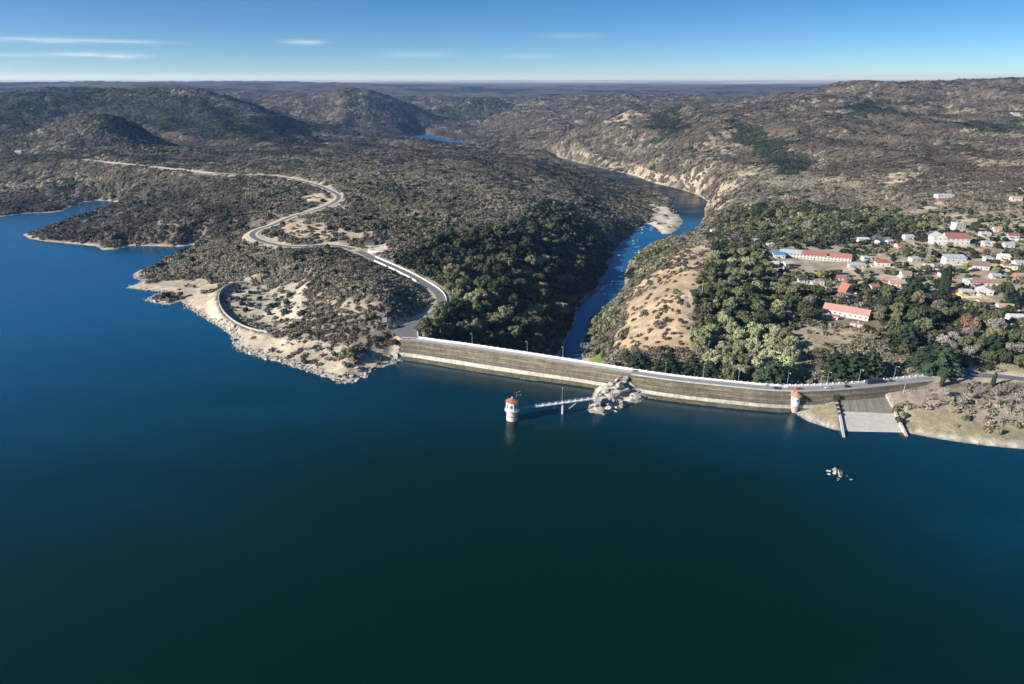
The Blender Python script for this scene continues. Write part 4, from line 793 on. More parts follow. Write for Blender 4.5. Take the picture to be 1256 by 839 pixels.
def build_dam(top, bot, label, step):
    S = stations(top, bot, step); mid_ = S[len(S) // 2][0]
    d = empty('dam_wall', (mid_.x, mid_.y, 0), label, 'dam', 'the two stretches of the dam')
    def part(name, prof, m, ss=S): o = link(name, sweep(ss, prof), m, d); o.matrix_parent_inverse = d.matrix_world.inverted(); o.location = (-mid_.x, -mid_.y, 0); return o
    part('core', lambda r: [(-.3, CREST - .25), (r * .36 - .2, 5.0), (r * .9 - .5, 0), (r * .97 + 3, -16), (-46, -34), (-9.2, CREST - 6), (-7.8, CREST - .25)], MASON2)
    nc = 5; z1, z0 = CREST - .3, 5.3
    for i in range(nc):                                   # stepped masonry courses
        za, zb = z1 + (z0 - z1) * i / nc, z1 + (z0 - z1) * (i + 1) / nc
        def prof(r, za=za, zb=zb, i=i):
            oa = r * .62 * (CREST - za) / CREST + i * .22; ob = r * .50 * (CREST - zb) / CREST + i * .22
            return [(oa - .6, za), (oa + .12, za), (ob + .12, zb + .04), (ob - .6, zb + .04)]
        part('masonry_course', prof, (MASON2, MASON, MASON3, MASON, MASON2)[i])
    part('ledge', lambda r: [(r * .3, 5.45), (r * .40 + 1.0, 5.45), (r * .40 + 1.3, 5.1), (r * .3, 5.1)], MASON2)
    part('bleached_band', lambda r: [(r * .3, 5.08), (r * .40 + 1.1, 5.08), (r * .74, 2.5), (r * .5, 2.3)], BLEACH)
    part('wet_band', lambda r: [(r * .5, 2.47), (r * .74 + .06, 2.47), (r * 1.0, 0.1), (r * 1.12, -3), (r * .8, -3)], WET)
    part('roadway', lambda r: [(-.25, CREST), (-7.6, CREST), (-7.6, CREST - .3), (-.25, CREST - .3)], CONC if top is DAM_L_TOP else mat('crest_asphalt', (0.25, 0.245, 0.25), .95, .15, .3))
    S_ = S[5:] if top is DAM_L_TOP else S
    part('upstream_parapet', lambda r: [(-.35, CREST + .55), (.15, CREST + .55), (.22, CREST - .3), (-.35, CREST - .3)], MASON if top is DAM_L_TOP else CONC)
    part('white_parapet', lambda r: [(-7.6, CREST + 1.15), (-8.1, CREST + 1.15), (-8.1, CREST - .6), (-7.6, CREST - .6)], WHITE, S_)
    part('verge', lambda r: [(-6.6, CREST + .14), (-7.58, CREST + .14), (-7.58, CREST - .1), (-6.6, CREST - .1)], WHITE if top is DAM_L_TOP else CONC)
    if top is DAM_R_TOP:
        part('edge_line', lambda r: [(-.55, CREST + .16), (-.36, CREST + .16), (-.36, CREST - .05), (-.55, CREST - .05)], WHITE)
    pm = MB().box(-.4, .4, -.4, .4, -.2, 1.5).mesh('parapet_post'); pm.materials.append(WHITE)
    for A, n_, r in S_[::2]:
        o = link('parapet_post', pm, None, d, (A.x - n_.x * 7.85 - mid_.x, A.y - n_.y * 7.85 - mid_.y, CREST), math.atan2(n_.x, -n_.y))
    return d, S
damL, SL = build_dam(DAM_L_TOP, DAM_L_BOT, 'brown masonry dam wall with pale waterline, left of the rock outcrop', 4)
damR, SR = build_dam(DAM_R_TOP, DAM_R_BOT, 'curved masonry dam wall carrying the road, right of the rock outcrop', 4)

# ---------------------------------------------------------------- roads
def ribbon(name, line, width, m, lift, kind='structure', label=None, cat=None, parent=None, offset=0.0, thick=0.0):
    vs, fs = [], []
    for i, p in enumerate(line):
        a, b_ = Vector(line[max(i - 1, 0)][:2]), Vector(line[min(i + 1, len(line) - 1)][:2]); t = (b_ - a).normalized(); n_ = Vector((t.y, -t.x))
        for s_ in (-1, 1): vs.append((p[0] + n_.x * (offset + s_ * width / 2), p[1] + n_.y * (offset + s_ * width / 2), p[2] + lift))
    for i in range(len(line) - 1): fs.append((2 * i, 2 * i + 1, 2 * i + 3, 2 * i + 2))
    if thick:
        n0 = len(vs); vs += [(a, b_, c - thick) for a, b_, c in vs]
        for i in range(len(line) - 1): fs += [(2 * i + 2, 2 * i, n0 + 2 * i, n0 + 2 * i + 2)[::1], (2 * i + 1, 2 * i + 3, n0 + 2 * i + 3, n0 + 2 * i + 1)]
        e = len(line) * 2 - 2; fs += [(1, 0, n0, n0 + 1), (e, e + 1, n0 + e + 1, n0 + e)]
    me_ = bpy.data.meshes.new(name); me_.from_pydata(vs, [], fs); me_.update(); o = link(name, me_, m, parent)
    return tag(o, label, cat, kind=kind) if label else o
ribbon('road', ROADS[0], 8.0, ASPH, .08, label='grey asphalt road curving up from the dam to the lookout', cat='road')
_cut = int(len(ROADS[1]) * .64); PALE = mat('pale_gravel', (0.60, 0.52, 0.42), .95, .2, .3)
ribbon('road', ROADS[1][:_cut + 1], 6.6, ASPH, .30, label='asphalt road winding across the scrub plateau', cat='road')
ribbon('track', ROADS[1][_cut:], 13.0, PALE, .30, label='wide pale gravel track running off to the far left', cat='track')
ribbon('road', ROADS[2], 7.2, ASPH, .08, label='asphalt road leaving the right end of the dam', cat='road')
PALE = mat('pale_gravel', (0.50, 0.44, 0.36), .95, .2, .3)
rs = [tag(link('road_edge', None), None, None)] if False else []
for rd, w_, nm in ((ROADS[1], 6.6, 'plateau road'),):
    for s_ in (-1, 1): ribbon('road_shoulder', rd[:_cut + 1], 3.2, PALE, .22, label='pale gravel shoulder on the %s side of the plateau road' % ('near' if s_ > 0 else 'far'), cat='road', offset=s_ * (w_ / 2 + 1.4))
for s_, i0, i1, lb in ((1, 0, len(ROADS[0]) - 8, 'white parapet along the outer edge of the curving dam road'), (-1, 28, len(ROADS[0]) - 10, 'low pale parapet along the inner edge of the straight road to the lookout')):
    ribbon('road_parapet', ROADS[0][i0:i1], .6, WHITE, 1.25, 'thing', lb, 'parapet', offset=s_ * 4.6, thick=1.9)
# wide apron where the shaded road meets the dam
pts_ = [W(x_, y_, 14.0)[:2] for x_, y_ in [(494, 416), (484, 410), (478, 403), (492, 396), (506, 388), (518, 383), (512, 396), (506, 406), (512, 416)]]
tag(poly_sheet('forecourt', pts_, 14.06, ASPH, 0.0), 'asphalt forecourt in shade where the road meets the dam', 'pavement', kind='structure')

# lookout: oval terrace with low wall, dark roofed kiosk
def oval(cx, cy, a, b_, rot, n=28): return [(cx + a * math.cos(t) * math.cos(rot) - b_ * math.sin(t) * math.sin(rot), cy + a * math.cos(t) * math.sin(rot) + b_ * math.sin(t) * math.cos(rot)) for t in [2 * math.pi * i / n for i in range(n)]]
lx, ly, lz = W(470, 306, 28.5)
lo = empty('lookout_terrace', (lx, ly, lz), 'pale oval lookout terrace with low white wall beside the road', 'terrace')
ov = oval(0, 0, 17, 13, .1)
MB().add([(x_, y_, -4) for x_, y_ in ov] + [(x_, y_, .4) for x_, y_ in ov], [(i, (i + 1) % 28, 28 + (i + 1) % 28, 28 + i) for i in range(28)] + [tuple(range(28, 56))]).build('paving', PALE, lo)
ow, oi_ = oval(0, 0, 17.2, 13.2, .1), oval(0, 0, 16.7, 12.7, .1); mb = MB()
for i in range(22):
    j = i + 18; a, b_ = j % 28, (j + 1) % 28
    q = [ow[a], ow[b_], oi_[b_], oi_[a]]; mb.add([(x_, y_, .38) for x_, y_ in q] + [(x_, y_, 1.4) for x_, y_ in q], [(4, 5, 6, 7), (0, 1, 5, 4), (2, 3, 7, 6), (1, 2, 6, 5), (3, 0, 4, 7)])
mb.build('low_wall', WHITE, lo)

# ---------------------------------------------------------------- curved retaining wall on the headland
rw = ribbon('retaining_wall', WALL_LINE, .9, CONC, .7, 'thing', 'curved concrete retaining wall round the old quarry floor on the headland', 'wall', thick=6.0)

# ---------------------------------------------------------------- rocks
def rock_mesh(seed, n=2):
    import bmesh
    bm = bmesh.new(); bmesh.ops.create_icosphere(bm, subdivisions=n, radius=1.0); r_ = random.Random(seed)
    cuts = [(Vector((r_.gauss(0, 1), r_.gauss(0, 1), r_.gauss(0, 1))).normalized(), r_.uniform(.34, .72)) for _ in range(12)]
    sc_ = Vector((r_.uniform(.8, 1.3), r_.uniform(.7, 1.0), r_.uniform(.5, .85)))
    for v in bm.verts:
        for c_, d_ in cuts:
            e = v.co.dot(c_) - d_
            if e > 0: v.co -= c_ * e
        v.co = Vector((v.co.x * sc_.x, v.co.y * sc_.y, v.co.z * sc_.z)) * r_.uniform(.93, 1.07)
    me_ = bpy.data.meshes.new('boulder'); bm.to_mesh(me_); bm.free(); me_.materials.append(ROCK); return me_
ROCKS = [rock_mesh(900 + i) for i in range(9)]
rr = random.Random(5)
def boulder(parent, x, y, z, s, name='boulder'):
    o = bpy.data.objects.new(name, ROCKS[rr.randrange(9)]); COL.objects.link(o)
    if parent is not None: o.parent = parent; z -= parent.location.z; x -= parent.location.x; y -= parent.location.y
    o.location = (x, y, z); o.rotation_euler = (rr.uniform(-.5, .5), rr.uniform(-.5, .5), rr.uniform(0, 6.28)); o.scale = (s * rr.uniform(.8, 1.2), s * rr.uniform(.8, 1.2), s * rr.uniform(.7, 1.1)); return o
oc = empty('rock_outcrop', G(757, 486), 'jagged grey rock outcrop standing in the water between the two dam stretches', 'rocks')
for px_, py_, s_, up in [(727, 505, 3.1, 0), (737, 505, 3.4, 0), (748, 502, 3.3, 0), (733, 497, 3.7, .5), (729, 490, 2.7, .5), (741, 491, 3.8, 1), (752, 493, 3.4, 1), (762, 498, 2.5, 0), (745, 482, 3.6, 2), (755, 484, 3.8, 2.5), (737, 486, 2.4, 1.5), (750, 475, 3.0, 3),
                        (760, 476, 4.0, 3.0), (768, 482, 4.0, 2.5), (774, 475, 3.4, 3), (766, 468, 3.3, 3.0), (774, 466, 3.1, 3.4), (782, 470, 3.0, 2.5), (780, 480, 3.0, 1.0), (784, 487, 2.7, .0), (775, 491, 2.2, 0), (790, 485, 2.1, 0), (756, 470, 2.2, 3), (786, 477, 2.2, 1), (770, 494, 1.8, 0),
                        (722, 503, 1.6, 0), (741, 509, 1.5, 0), (755, 505, 1.8, 0)]:
    g = G(px_, py_); boulder(oc, g[0], g[1], max(g[2], -0.5) + up * .8, s_ * 1.15).scale.z *= 1.25
for i in range(95):
    px_, py_ = rr.uniform(722, 792), rr.uniform(460, 509)
    if py_ > np.interp(px_, [722, 740, 770, 792], [508, 508, 498, 488]) + 1 or py_ < np.interp(px_, [722, 735, 750, 770, 792], [497, 482, 470, 460, 470]): continue
    g = G(px_, py_); boulder(oc, g[0], g[1], max(g[2], -.3) + rr.uniform(.2, 1.6), rr.uniform(.9, 2.3))
shore_rocks = tag(link('shore_rocks', None, None, None, G(400, 455)), 'pale broken boulders lining the waterline of the headland', 'rocks')
SH = [W(x_, y_, 0) for x_, y_ in SHORE[34:]]
SHL = smooth_line([(p[0], p[1]) for p in SH], 2.2)
cnt = 0
for i, p in enumerate(SHL):
    f_ = i / len(SHL); dense = .30 + .7 * smooth(.35, .7, f_)
    for k_ in range(4):
        if rr.random() > dense: continue
        x_, y_ = p[0] + rr.uniform(-1, 1) * 1.5 + rr.uniform(-.5, 1) * 3, p[1] + rr.uniform(-1.0, 7.5 if f_ > .45 else 4)
        dl_ = grid_at(DL, np.array([x_]), np.array([y_]))[0]
        if -2.2 < dl_ < 11:
            boulder(shore_rocks, x_, y_, max(ground(x_, y_), -.4), rr.uniform(.8, 1.9) * (1.8 if rr.random() < .12 + .1 * f_ else 1)); cnt += 1
bank_rocks = tag(link('shore_rocks', None, None, None, G(1010, 520)), 'scattered pale stones along the grassy right shore', 'rocks')
for i, p in enumerate(smooth_line([W(x_, y_, 0)[:2] for x_, y_ in SHORE2[17:]], 2.0)):
    if rr.random() < (.9 if p[0] < 205 else .42):
        for k_ in range(3 if p[0] < 205 else 1):
            x_, y_ = p[0] + rr.uniform(-1.5, 1.5), p[1] + rr.uniform(-1, 9 if p[0] < 205 else 3.5); boulder(bank_rocks, x_, y_, max(ground(x_, y_), -.3), rr.uniform(.35, .9))
headland = tag(link('headland_crags', None, None, None, G(400, 440)), 'dark cracked crags on the headland slope above the boulder shore', 'rocks')
for px_, py_, s_ in [(352, 421, 2.4), (345, 424, 2), (358, 423, 2.6), (366, 420, 2), (385, 425, 3.2), (391, 423, 3.4), (397, 426, 3.0), (380, 428, 2.2), (404, 428, 2.2), (440, 456, 3.0), (430, 461, 3.2), (446, 452, 2.8), (424, 464, 2.6), (436, 452, 2.2), (415, 463, 2.2), (470, 440, 2.6), (479, 437, 3.0), (487, 435, 3.2), (483, 442, 2.2), (492, 438, 2.2), (465, 445, 2),
                     (418, 386, 2), (430, 383, 2.2), (444, 381, 2.0), (452, 380, 1.8), (446, 388, 1.8), (382, 362, 2.4), (378, 352, 2.2), (306, 338, 2.4), (315, 334, 2.2), (335, 338, 2.6), (345, 332, 2.4), (358, 336, 2.6), (368, 342, 2.2), (196, 368, 2.0), (206, 371, 2.2), (216, 368, 1.8), (186, 367, 1.6)]:
    g = G(px_, py_); boulder(headland, g[0], g[1], g[2] + .2 * s_, s_, 'crag')
quarry = tag(link('quarry_rubble', None, None, None, G(350, 370)), 'loose grey rubble on the floor of the old quarry bowl', 'rocks')
for i in range(150):
    a = rr.uniform(0, 1); px_, py_ = (rr.gauss(352, 14), rr.gauss(362, 8)) if a < .6 else (270 + 55 * (t_ := rr.random()) + rr.uniform(2, 10), 365 + 38 * t_ + rr.uniform(-3, 4))
    g = G(px_, py_); boulder(quarry, g[0], g[1], g[2], rr.uniform(.35, 1.0), 'stone')
riverst = tag(link('river_stones', None, None, None, G(815, 275)), 'pale stones and gravel of the bar in the river bend', 'rocks')
for i in range(110):
    t_ = rr.random(); px_, py_ = (rr.gauss(815, 12), rr.gauss(270, 9)) if t_ < .5 else ((rr.uniform(715, 765), 0) if t_ < .75 else (rr.uniform(768, 815), 0))
    if py_ == 0: py_ = np.interp(px_, [715, 738, 752, 766, 790, 812], [371, 353, 352, 330, 276, 286]) + rr.gauss(0, 4)
    g = G(px_, py_)
    if g[2] < RZ + 6: boulder(riverst, g[0], g[1], max(g[2], RZ) , rr.uniform(.5, 2.0), 'stone')
for px_, py_, s_ in [(712, 428, 4.2), (708, 433, 3.4), (718, 432, 3.6), (730, 420, 3.0), (744, 354, 3.2), (735, 356, 2.6), (752, 352, 2.8), (728, 416, 3.2)]:
    g = G(px_, py_); boulder(riverst, g[0], g[1], max(g[2], RZ) + .5, s_, 'stone')
FOAM = mat('foam', (0.62, 0.66, 0.68), .9, .2, 1.5)
foam = tag(link('river_rapids', None, None, None, W(745, 352, RZ)), 'white water of the small rapids in the gorge', 'rapids', kind='structure')
for i in range(46):
    px_, py_ = [(rr.gauss(748, 8), rr.gauss(351, 3.5)), (rr.gauss(800, 12), rr.gauss(279, 4)), (rr.gauss(772, 14), rr.gauss(300, 10))][min(2, int(rr.random() * 2.6))]
    x_, y_, _z = W(px_, py_, RZ + .06)
    if not inside(np.array([x_]), np.array([y_]), RIVER)[0]: continue
    n_ = 9; L1, L2 = rr.uniform(1.5, 6), rr.uniform(.5, 1.6); an = rr.uniform(.6, 1.4)
    q = [(L1 * math.cos(t) * rr.uniform(.6, 1.1), L2 * math.sin(t) * rr.uniform(.6, 1.1), rr.uniform(0, .12)) for t in [6.283 * k_ / n_ for k_ in range(n_)]]
    o = MB().add(q + [(a_, b_, -.3) for a_, b_, _c in q], [tuple(range(n_))] + [(k_, n_ + k_, n_ + (k_ + 1) % n_, (k_ + 1) % n_) for k_ in range(n_)]).build('foam_patch', FOAM, foam); o.location = (x_ - foam.location.x, y_ - foam.location.y, .08); o.rotation_euler = (0, 0, an)
sx, sy, _ = W(1028, 583, 0)
shoal = empty('rock_shoal', (sx, sy, 0), 'small shoal of pale rocks breaking the lake surface far out', 'rocks')
for dx_, dy_, z_, s_ in [(-2.6, 3.2, .1, 1.3), (1.0, 4.2, .15, 1.6), (-.6, 1.6, .3, 1.7), (1.3, .6, .1, 1.4), (-.8, -2.6, .0, .8), (-2, -4, -.2, .8), (3.6, -3.0, -.35, 1.2), (2.4, 2.4, -.4, 1.6), (-3.2, .4, -.45, 1.5), (.5, -1.2, -.5, 1.8), (3.4, -.4, -.5, 1.4)]:
    boulder(shoal, sx + dx_ * 1.35, sy + dy_ * 1.35, z_ - .1, s_ * 1.5, 'rock')

# ---------------------------------------------------------------- intake tower, footbridge
RED = mat('red_roof', (0.34, 0.135, 0.085), .8, .2, .8)
tx, ty_, _ = W(628.2, 517.5, 0); ty_ += 3.7
tw = empty('intake_tower', (tx, ty_, 0), 'round white intake tower with red roof standing in the lake', 'tower')
MB().cyl(0, 0, [(3.75, -9), (3.75, 3.0), (3.62, 3.05), (3.62, 6.6)], 28).build('shaft', mat('tower_stone', (0.55, 0.52, 0.46), .85, .18, .5, bump=.02), tw)
MB().cyl(0, 0, [(3.85, 3.0), (3.85, 3.7), (3.7, 3.75)], 28).build('stone_band', mat('band_stone', (0.30, 0.24, 0.19), .9, .2, .8), tw)
MB().cyl(0, 0, [(3.9, 6.2), (4.9, 6.75), (4.9, 7.15)], 28).build('gallery', CONC, tw)
MB().cyl(0, 0, [(4.05, 7.1), (4.05, 13.4)], 12, .26).build('upper_room', WHITE, tw)
rl = MB()
for i in range(20):
    a, b_ = 2 * math.pi * i / 20, 2 * math.pi * (i + 1) / 20
    rl.bar((4.8 * math.cos(a), 4.8 * math.sin(a), 7.1), (4.8 * math.cos(a), 4.8 * math.sin(a), 8.2), .05)
    for z_ in (7.65, 8.2): rl.bar((4.8 * math.cos(a), 4.8 * math.sin(a), z_), (4.8 * math.cos(b_), 4.8 * math.sin(b_), z_), .045)
rl.build('railing', WHITE, tw)
rf = MB().cyl(0, 0, [(4.45, 13.3), (4.45, 13.55), (.35, 15.3), (.2, 15.4)], 12, .26).build('roof', RED, tw)
MB().cyl(0, 0, [(.4, 15.6), (.4, 16.2), (.1, 16.5)], 10).build('finial', WHITE, rf)
for a in (-100, -62, -138, -24, 14, 90):
    c_, s_ = math.cos(R(a)), math.sin(R(a)); f_ = empty('window', (0, 0, 0), None, None); f_.parent = tw; f_.location = (3.92 * c_, 3.92 * s_, 10.4); f_.rotation_euler = (0, 0, R(a))
    COL.objects.unlink(f_); bpy.data.objects.remove(f_)
    w_ = MB().box(-.1, .16, -.62, .62, -1.1, 1.1).build('window', CONC, tw, (3.92 * c_, 3.92 * s_, 10.6), R(a))
    MB().box(.15, .19, -.48, .48, -.95, .95).build('pane', GLASSD, w_)
MB().box(-.1, .14, -.75, .75, 0, 2.4).build('door', mat('door_grey', (.16, .2, .22), .6, .1, 1), tw, (3.95 * math.cos(R(8)), 3.95 * math.sin(R(8)), 7.2), R(8))
ms = MB(); ms.bar((2.6, 1.5, 13.5), (2.6, 1.5, 19.2), .07); ms.bar((2.6, 1.5, 18.8), (4.6, 1.6, 19.4), .05); ms.bar((2.6, 1.5, 16.6), (5.4, 1.4, 17.2), .05)
mst = ms.build('mast', STEEL, tw)
for p_ in ((4.8, 1.6, 19.3), (5.6, 1.4, 17.1)): MB().box(p_[0] - .35, p_[0] + .35, p_[1] - .2, p_[1] + .2, p_[2] - .1, p_[2] + .2).build('floodlight', BLUEP, mst)

b0 = Vector((tx + 4.6, ty_ + .8, 7.2)); b1 = Vector(W(733, 488.5, 8.6))
br = empty('footbridge', b0, 'slim white footbridge from the intake tower to the rock outcrop', 'bridge')
dv = b1 - b0
def bp_(t, side=0.0, up=0.0):
    n_ = Vector((-dv.y, dv.x, 0)).normalized(); return Vector((0, 0, 0)) + dv * t + n_ * side + Vector((0, 0, up))
MB().beam(bp_(.19), bp_(1.0), 1.7, .55).build('deck', WHITE, br)
MB().beam(bp_(0, 0, .05), bp_(.19, 0, .05), 1.3, .16).build('steel_walkway', BLUEP, br)
for i in range(10):
    t_ = .215 + i * .083; p = MB()
    for s_ in (-.8, .8): a = bp_(t_, s_, .25); p.box(a.x - .2, a.x + .2, a.y - .2, a.y + .2, a.z, a.z + 1.15)
    p.build('railing_post', WHITE, br)
for s_ in (-.8, .8):
    q = MB()
    for up in (.85, 1.3): q.bar(bp_(.2, s_, up), bp_(1, s_, up), .035)
    q.build('handrail', WHITE, br)
q = MB()
for s_ in (-.6, .6):
    for i in range(6): q.bar(bp_(i * .038, s_, .1), bp_(i * .038, s_, 1.2), .05)
    q.bar(bp_(0, s_, 1.2), bp_(.19, s_, 1.2), .05)
    for i in range(5): q.bar(bp_(i * .038, s_, .1), bp_((i + 1) * .038, s_, 1.2), .035)
q.build('lattice_railing', BLUEP, br)
for t_, w_ in ((.545, .5),):
    a = bp_(t_); MB().box(a.x - w_, a.x + w_, a.y - w_, a.y + w_, -b0.z - 8, a.z - .2).build('pier', WHITE, br)
for t_, t2 in ((.44, .44),): MB().bar(bp_(t_, 0, -.2), bp_(t2, 0, -3.2), .12).build('drain_pipe', WHITE, br)
for s_ in (-.5, .5): MB().bar(bp_(.74, s_, -.3), bp_(.63, s_, -4.6), .14).build('brace', WHITE, br)
a = b0 + bp_(.985, 0, -.2); MB().box(a.x - 1.4, a.x + 2.6, a.y - 1.4, a.y + 2.4, a.z - 6, a.z + .5).build('abutment', CONC, br, (-b0.x, -b0.y, -b0.z))

# right tower with conical roof
ux, uy, _ = W(975.3, 506.5, 0); uy += 2.6
t2 = empty('valve_tower', (ux, uy, 0), 'slim round valve tower with orange cone roof against the right dam', 'tower')
MB().cyl(0, 0, [(2.75, -8), (2.75, 4.6)], 24).build('shaft', PINKST, t2)
MB().cyl(0, 0, [(3.0, 4.5), (3.0, 5.0)], 24).build('stone_band', CONC, t2)
MB().cyl(0, 0, [(2.8, 5.0), (2.8, 11.9)], 24).build('upper_room', WHITE, t2)
MB().cyl(0, 0, [(3.9, 11.8), (3.9, 12.1), (.2, 14.6), (.1, 14.7)], 24).build('roof', mat('orange_roof', (0.42, 0.205, 0.125), .8, .2, .8), t2)
for a in (-95, -40, -150):
    c_, s_ = math.cos(R(a)), math.sin(R(a)); w_ = MB().box(-.1, .12, -.45, .45, -.8, .8).build('window', CONC, t2, (2.76 * c_, 2.76 * s_, 9.2), R(a)); MB().box(.11, .15, -.34, .34, -.66, .66).build('pane', GLASSD, w_)
MB().bar((1.5, 1.5, 9), (8.5, 7.5, 4.5), .45, .45, 8).build('slanting_bar', DARKST, t2)  # plain dark bar slanting from the tower down to the bank
gA = Vector(W(971, 480, CREST)); gp = empty('access_gangway', (ux - 3, uy + 6, 8), 'small white railed gangway between the valve tower and the crest', 'gangway')
a, b_ = Vector((1.5, -3.4, 1.5)), Vector((gA.x - ux + 3, gA.y - uy - 6, CREST - 8.2))
MB().beam(a, b_, 1.6, .3).build('deck', CONC, gp)
for s_ in (-.8, .8):
    q = MB(); n_ = Vector((-(b_ - a).y, (b_ - a).x, 0)).normalized() * s_
    for k_ in range(5): p0 = a.lerp(b_, k_ / 4) + n_; q.bar(p0, p0 + Vector((0, 0, 1.2)), .07)
    q.bar(a + n_ + Vector((0, 0, 1.2)), b_ + n_ + Vector((0, 0, 1.2)), .07); q.build('railing', WHITE, gp)
MB().box(-2.6, .2, 1.5, 4.0, 3.2, 6.6).build('landing', WHITE, gp)

# ---------------------------------------------------------------- launching ramp
rc = [Vector(W(*p)) for p in ((1031, 489, 7.2), (1082, 482, 7.2), (1098, 508, 3.2), (1032, 505, 3.2), (1109, 529.5, .02), (1034, 528, .02), (1113, 540, -2.2), (1035, 538, -2.2))]
o0 = rc[3]
rp = empty('boat_ramp', o0, 'broad sloping concrete ramp running down into the lake at right', 'ramp')
def slab(name, q, th, m, up=0.0):
    q = [p - o0 + Vector((0, 0, up)) for p in q]; return MB().add(q + [p - Vector((0, 0, th)) for p in q], [(0, 1, 2, 3), (7, 6, 5, 4), (1, 0, 4, 5), (2, 1, 5, 6), (3, 2, 6, 7), (0, 3, 7, 4)]).build(name, m, rp)
for i in range(6):                                     # slabs of the upper apron
    f0, f1 = i / 6 + .004, (i + 1) / 6 - .004
    slab('upper_slab', [rc[3].lerp(rc[2], f0), rc[3].lerp(rc[2], f1), rc[0].lerp(rc[1], f1), rc[0].lerp(rc[1], f0)], 3, SLAB, .55 + .02 * (i % 2))
for k_ in range(5):
    f0, f1 = k_ / 5, (k_ + 1) / 5 - .012
    slab('lower_step', [rc[5].lerp(rc[3], f0), rc[4].lerp(rc[2], f0), rc[4].lerp(rc[2], f1), rc[5].lerp(rc[3], f1)], 3, STEPM, .5 + .015 * (k_ % 2))
slab('submerged_apron', [rc[7], rc[6], rc[4], rc[5]], 2, STEPM, .3)
for pts__, m_, nm in (([(1024, 487, 8.0), (1028, 500, 5.0), (1032, 518, 2.2), (1035, 536, .15)], CONC, 'side_wall'), ([(1084, 478, 9.0), (1096, 501, 5.0), (1104, 519, 2.6), (1112, 535, .2)], BLEACH, 'side_wall')):
    P_ = [Vector(W(*p)) - o0 for p in pts__]
    for i in range(3): MB().beam(P_[i] + Vector((0, 0, -.5)), P_[i + 1] + Vector((0, 0, -.5)), 1.3, 2.6).build(nm, m_, rp)
for i in range(5):
    t_ = i / 4; p = (Vector(W(1024, 487, 8.3)).lerp(Vector(W(1030, 508, 4.0)), t_)) - o0; MB().box(p.x - .9, p.x + .9, p.y - .9, p.y + .9, p.z - .5, p.z + 1.0).build('bollard_block', DARKST, rp)
p = Vector(W(1025, 488.5, 8.5)) - o0; MB().box(p.x - 2.2, p.x + 2.2, p.y - 1, p.y + 1, p.z - .5, p.z + 2.2).build('winch_housing', DARKST, rp)

# ---------------------------------------------------------------- houses
WALLS = {'white': mat('white_wall', (0.54, 0.52, 0.48), .85, .16, .5, objvar=.12), 'cream': mat('cream_wall', (0.62, 0.56, 0.45), .85, .1, .4), 'pink': mat('pink_wall', (0.60, 0.44, 0.38), .85, .1, .4), 'brick': mat('brick_wall', (0.36, 0.15, 0.09), .9, .2, 1.0),
         'ochre': mat('ochre_wall', (0.55, 0.38, 0.18), .9, .15, .6), 'grey': mat('grey_wall', (0.40, 0.40, 0.39), .85, .1, .4), 'dark': mat('dark_stone_wall', (0.10, 0.085, 0.07), .9, .2, .8)}
ROOFS = {'red': mat('red_tile', (0.30, 0.115, 0.088), .85, .38, .9, bump=.05, objvar=.2), 'pink': mat('faded_tile', (0.40, 0.20, 0.165), .85, .38, .9, bump=.05, objvar=.2), 'terra': mat('terracotta_tile', (0.38, 0.23, 0.165), .85, .38, .9, bump=.05, objvar=.2), 'maroon': mat('maroon_tile', (0.26, 0.11, 0.10), .85, .38, .9, bump=.05, objvar=.2),
         'brown': mat('brown_tile', (0.24, 0.17, 0.15), .85, .38, .9, bump=.05, objvar=.2), 'grey': mat('grey_sheet', (0.34, 0.38, 0.43), .55, .38, .9, bump=.05, objvar=.2), 'pale': mat('pale_sheet', (0.46, 0.46, 0.46), .55, .38, .9, bump=.05, objvar=.2), 'blue': mat('blue_sheet', (0.09, 0.27, 0.48), .5, .15, .4),
         'dark': mat('dark_sheet', (0.06, 0.065, 0.075), .6, .15, .4), 'teal': mat('teal_sheet', (0.42, 0.55, 0.55), .6, .12, .4), 'navy': mat('navy_tarp', (0.04, 0.09, 0.36), .6, .15, .6)}
DOOR = mat('house_door', (0.16, 0.09, 0.05), .6, .2, 1); TRIM = mat('window_trim', (0.5, 0.48, 0.44), .7, .1, 1)
hr = random.Random(31)
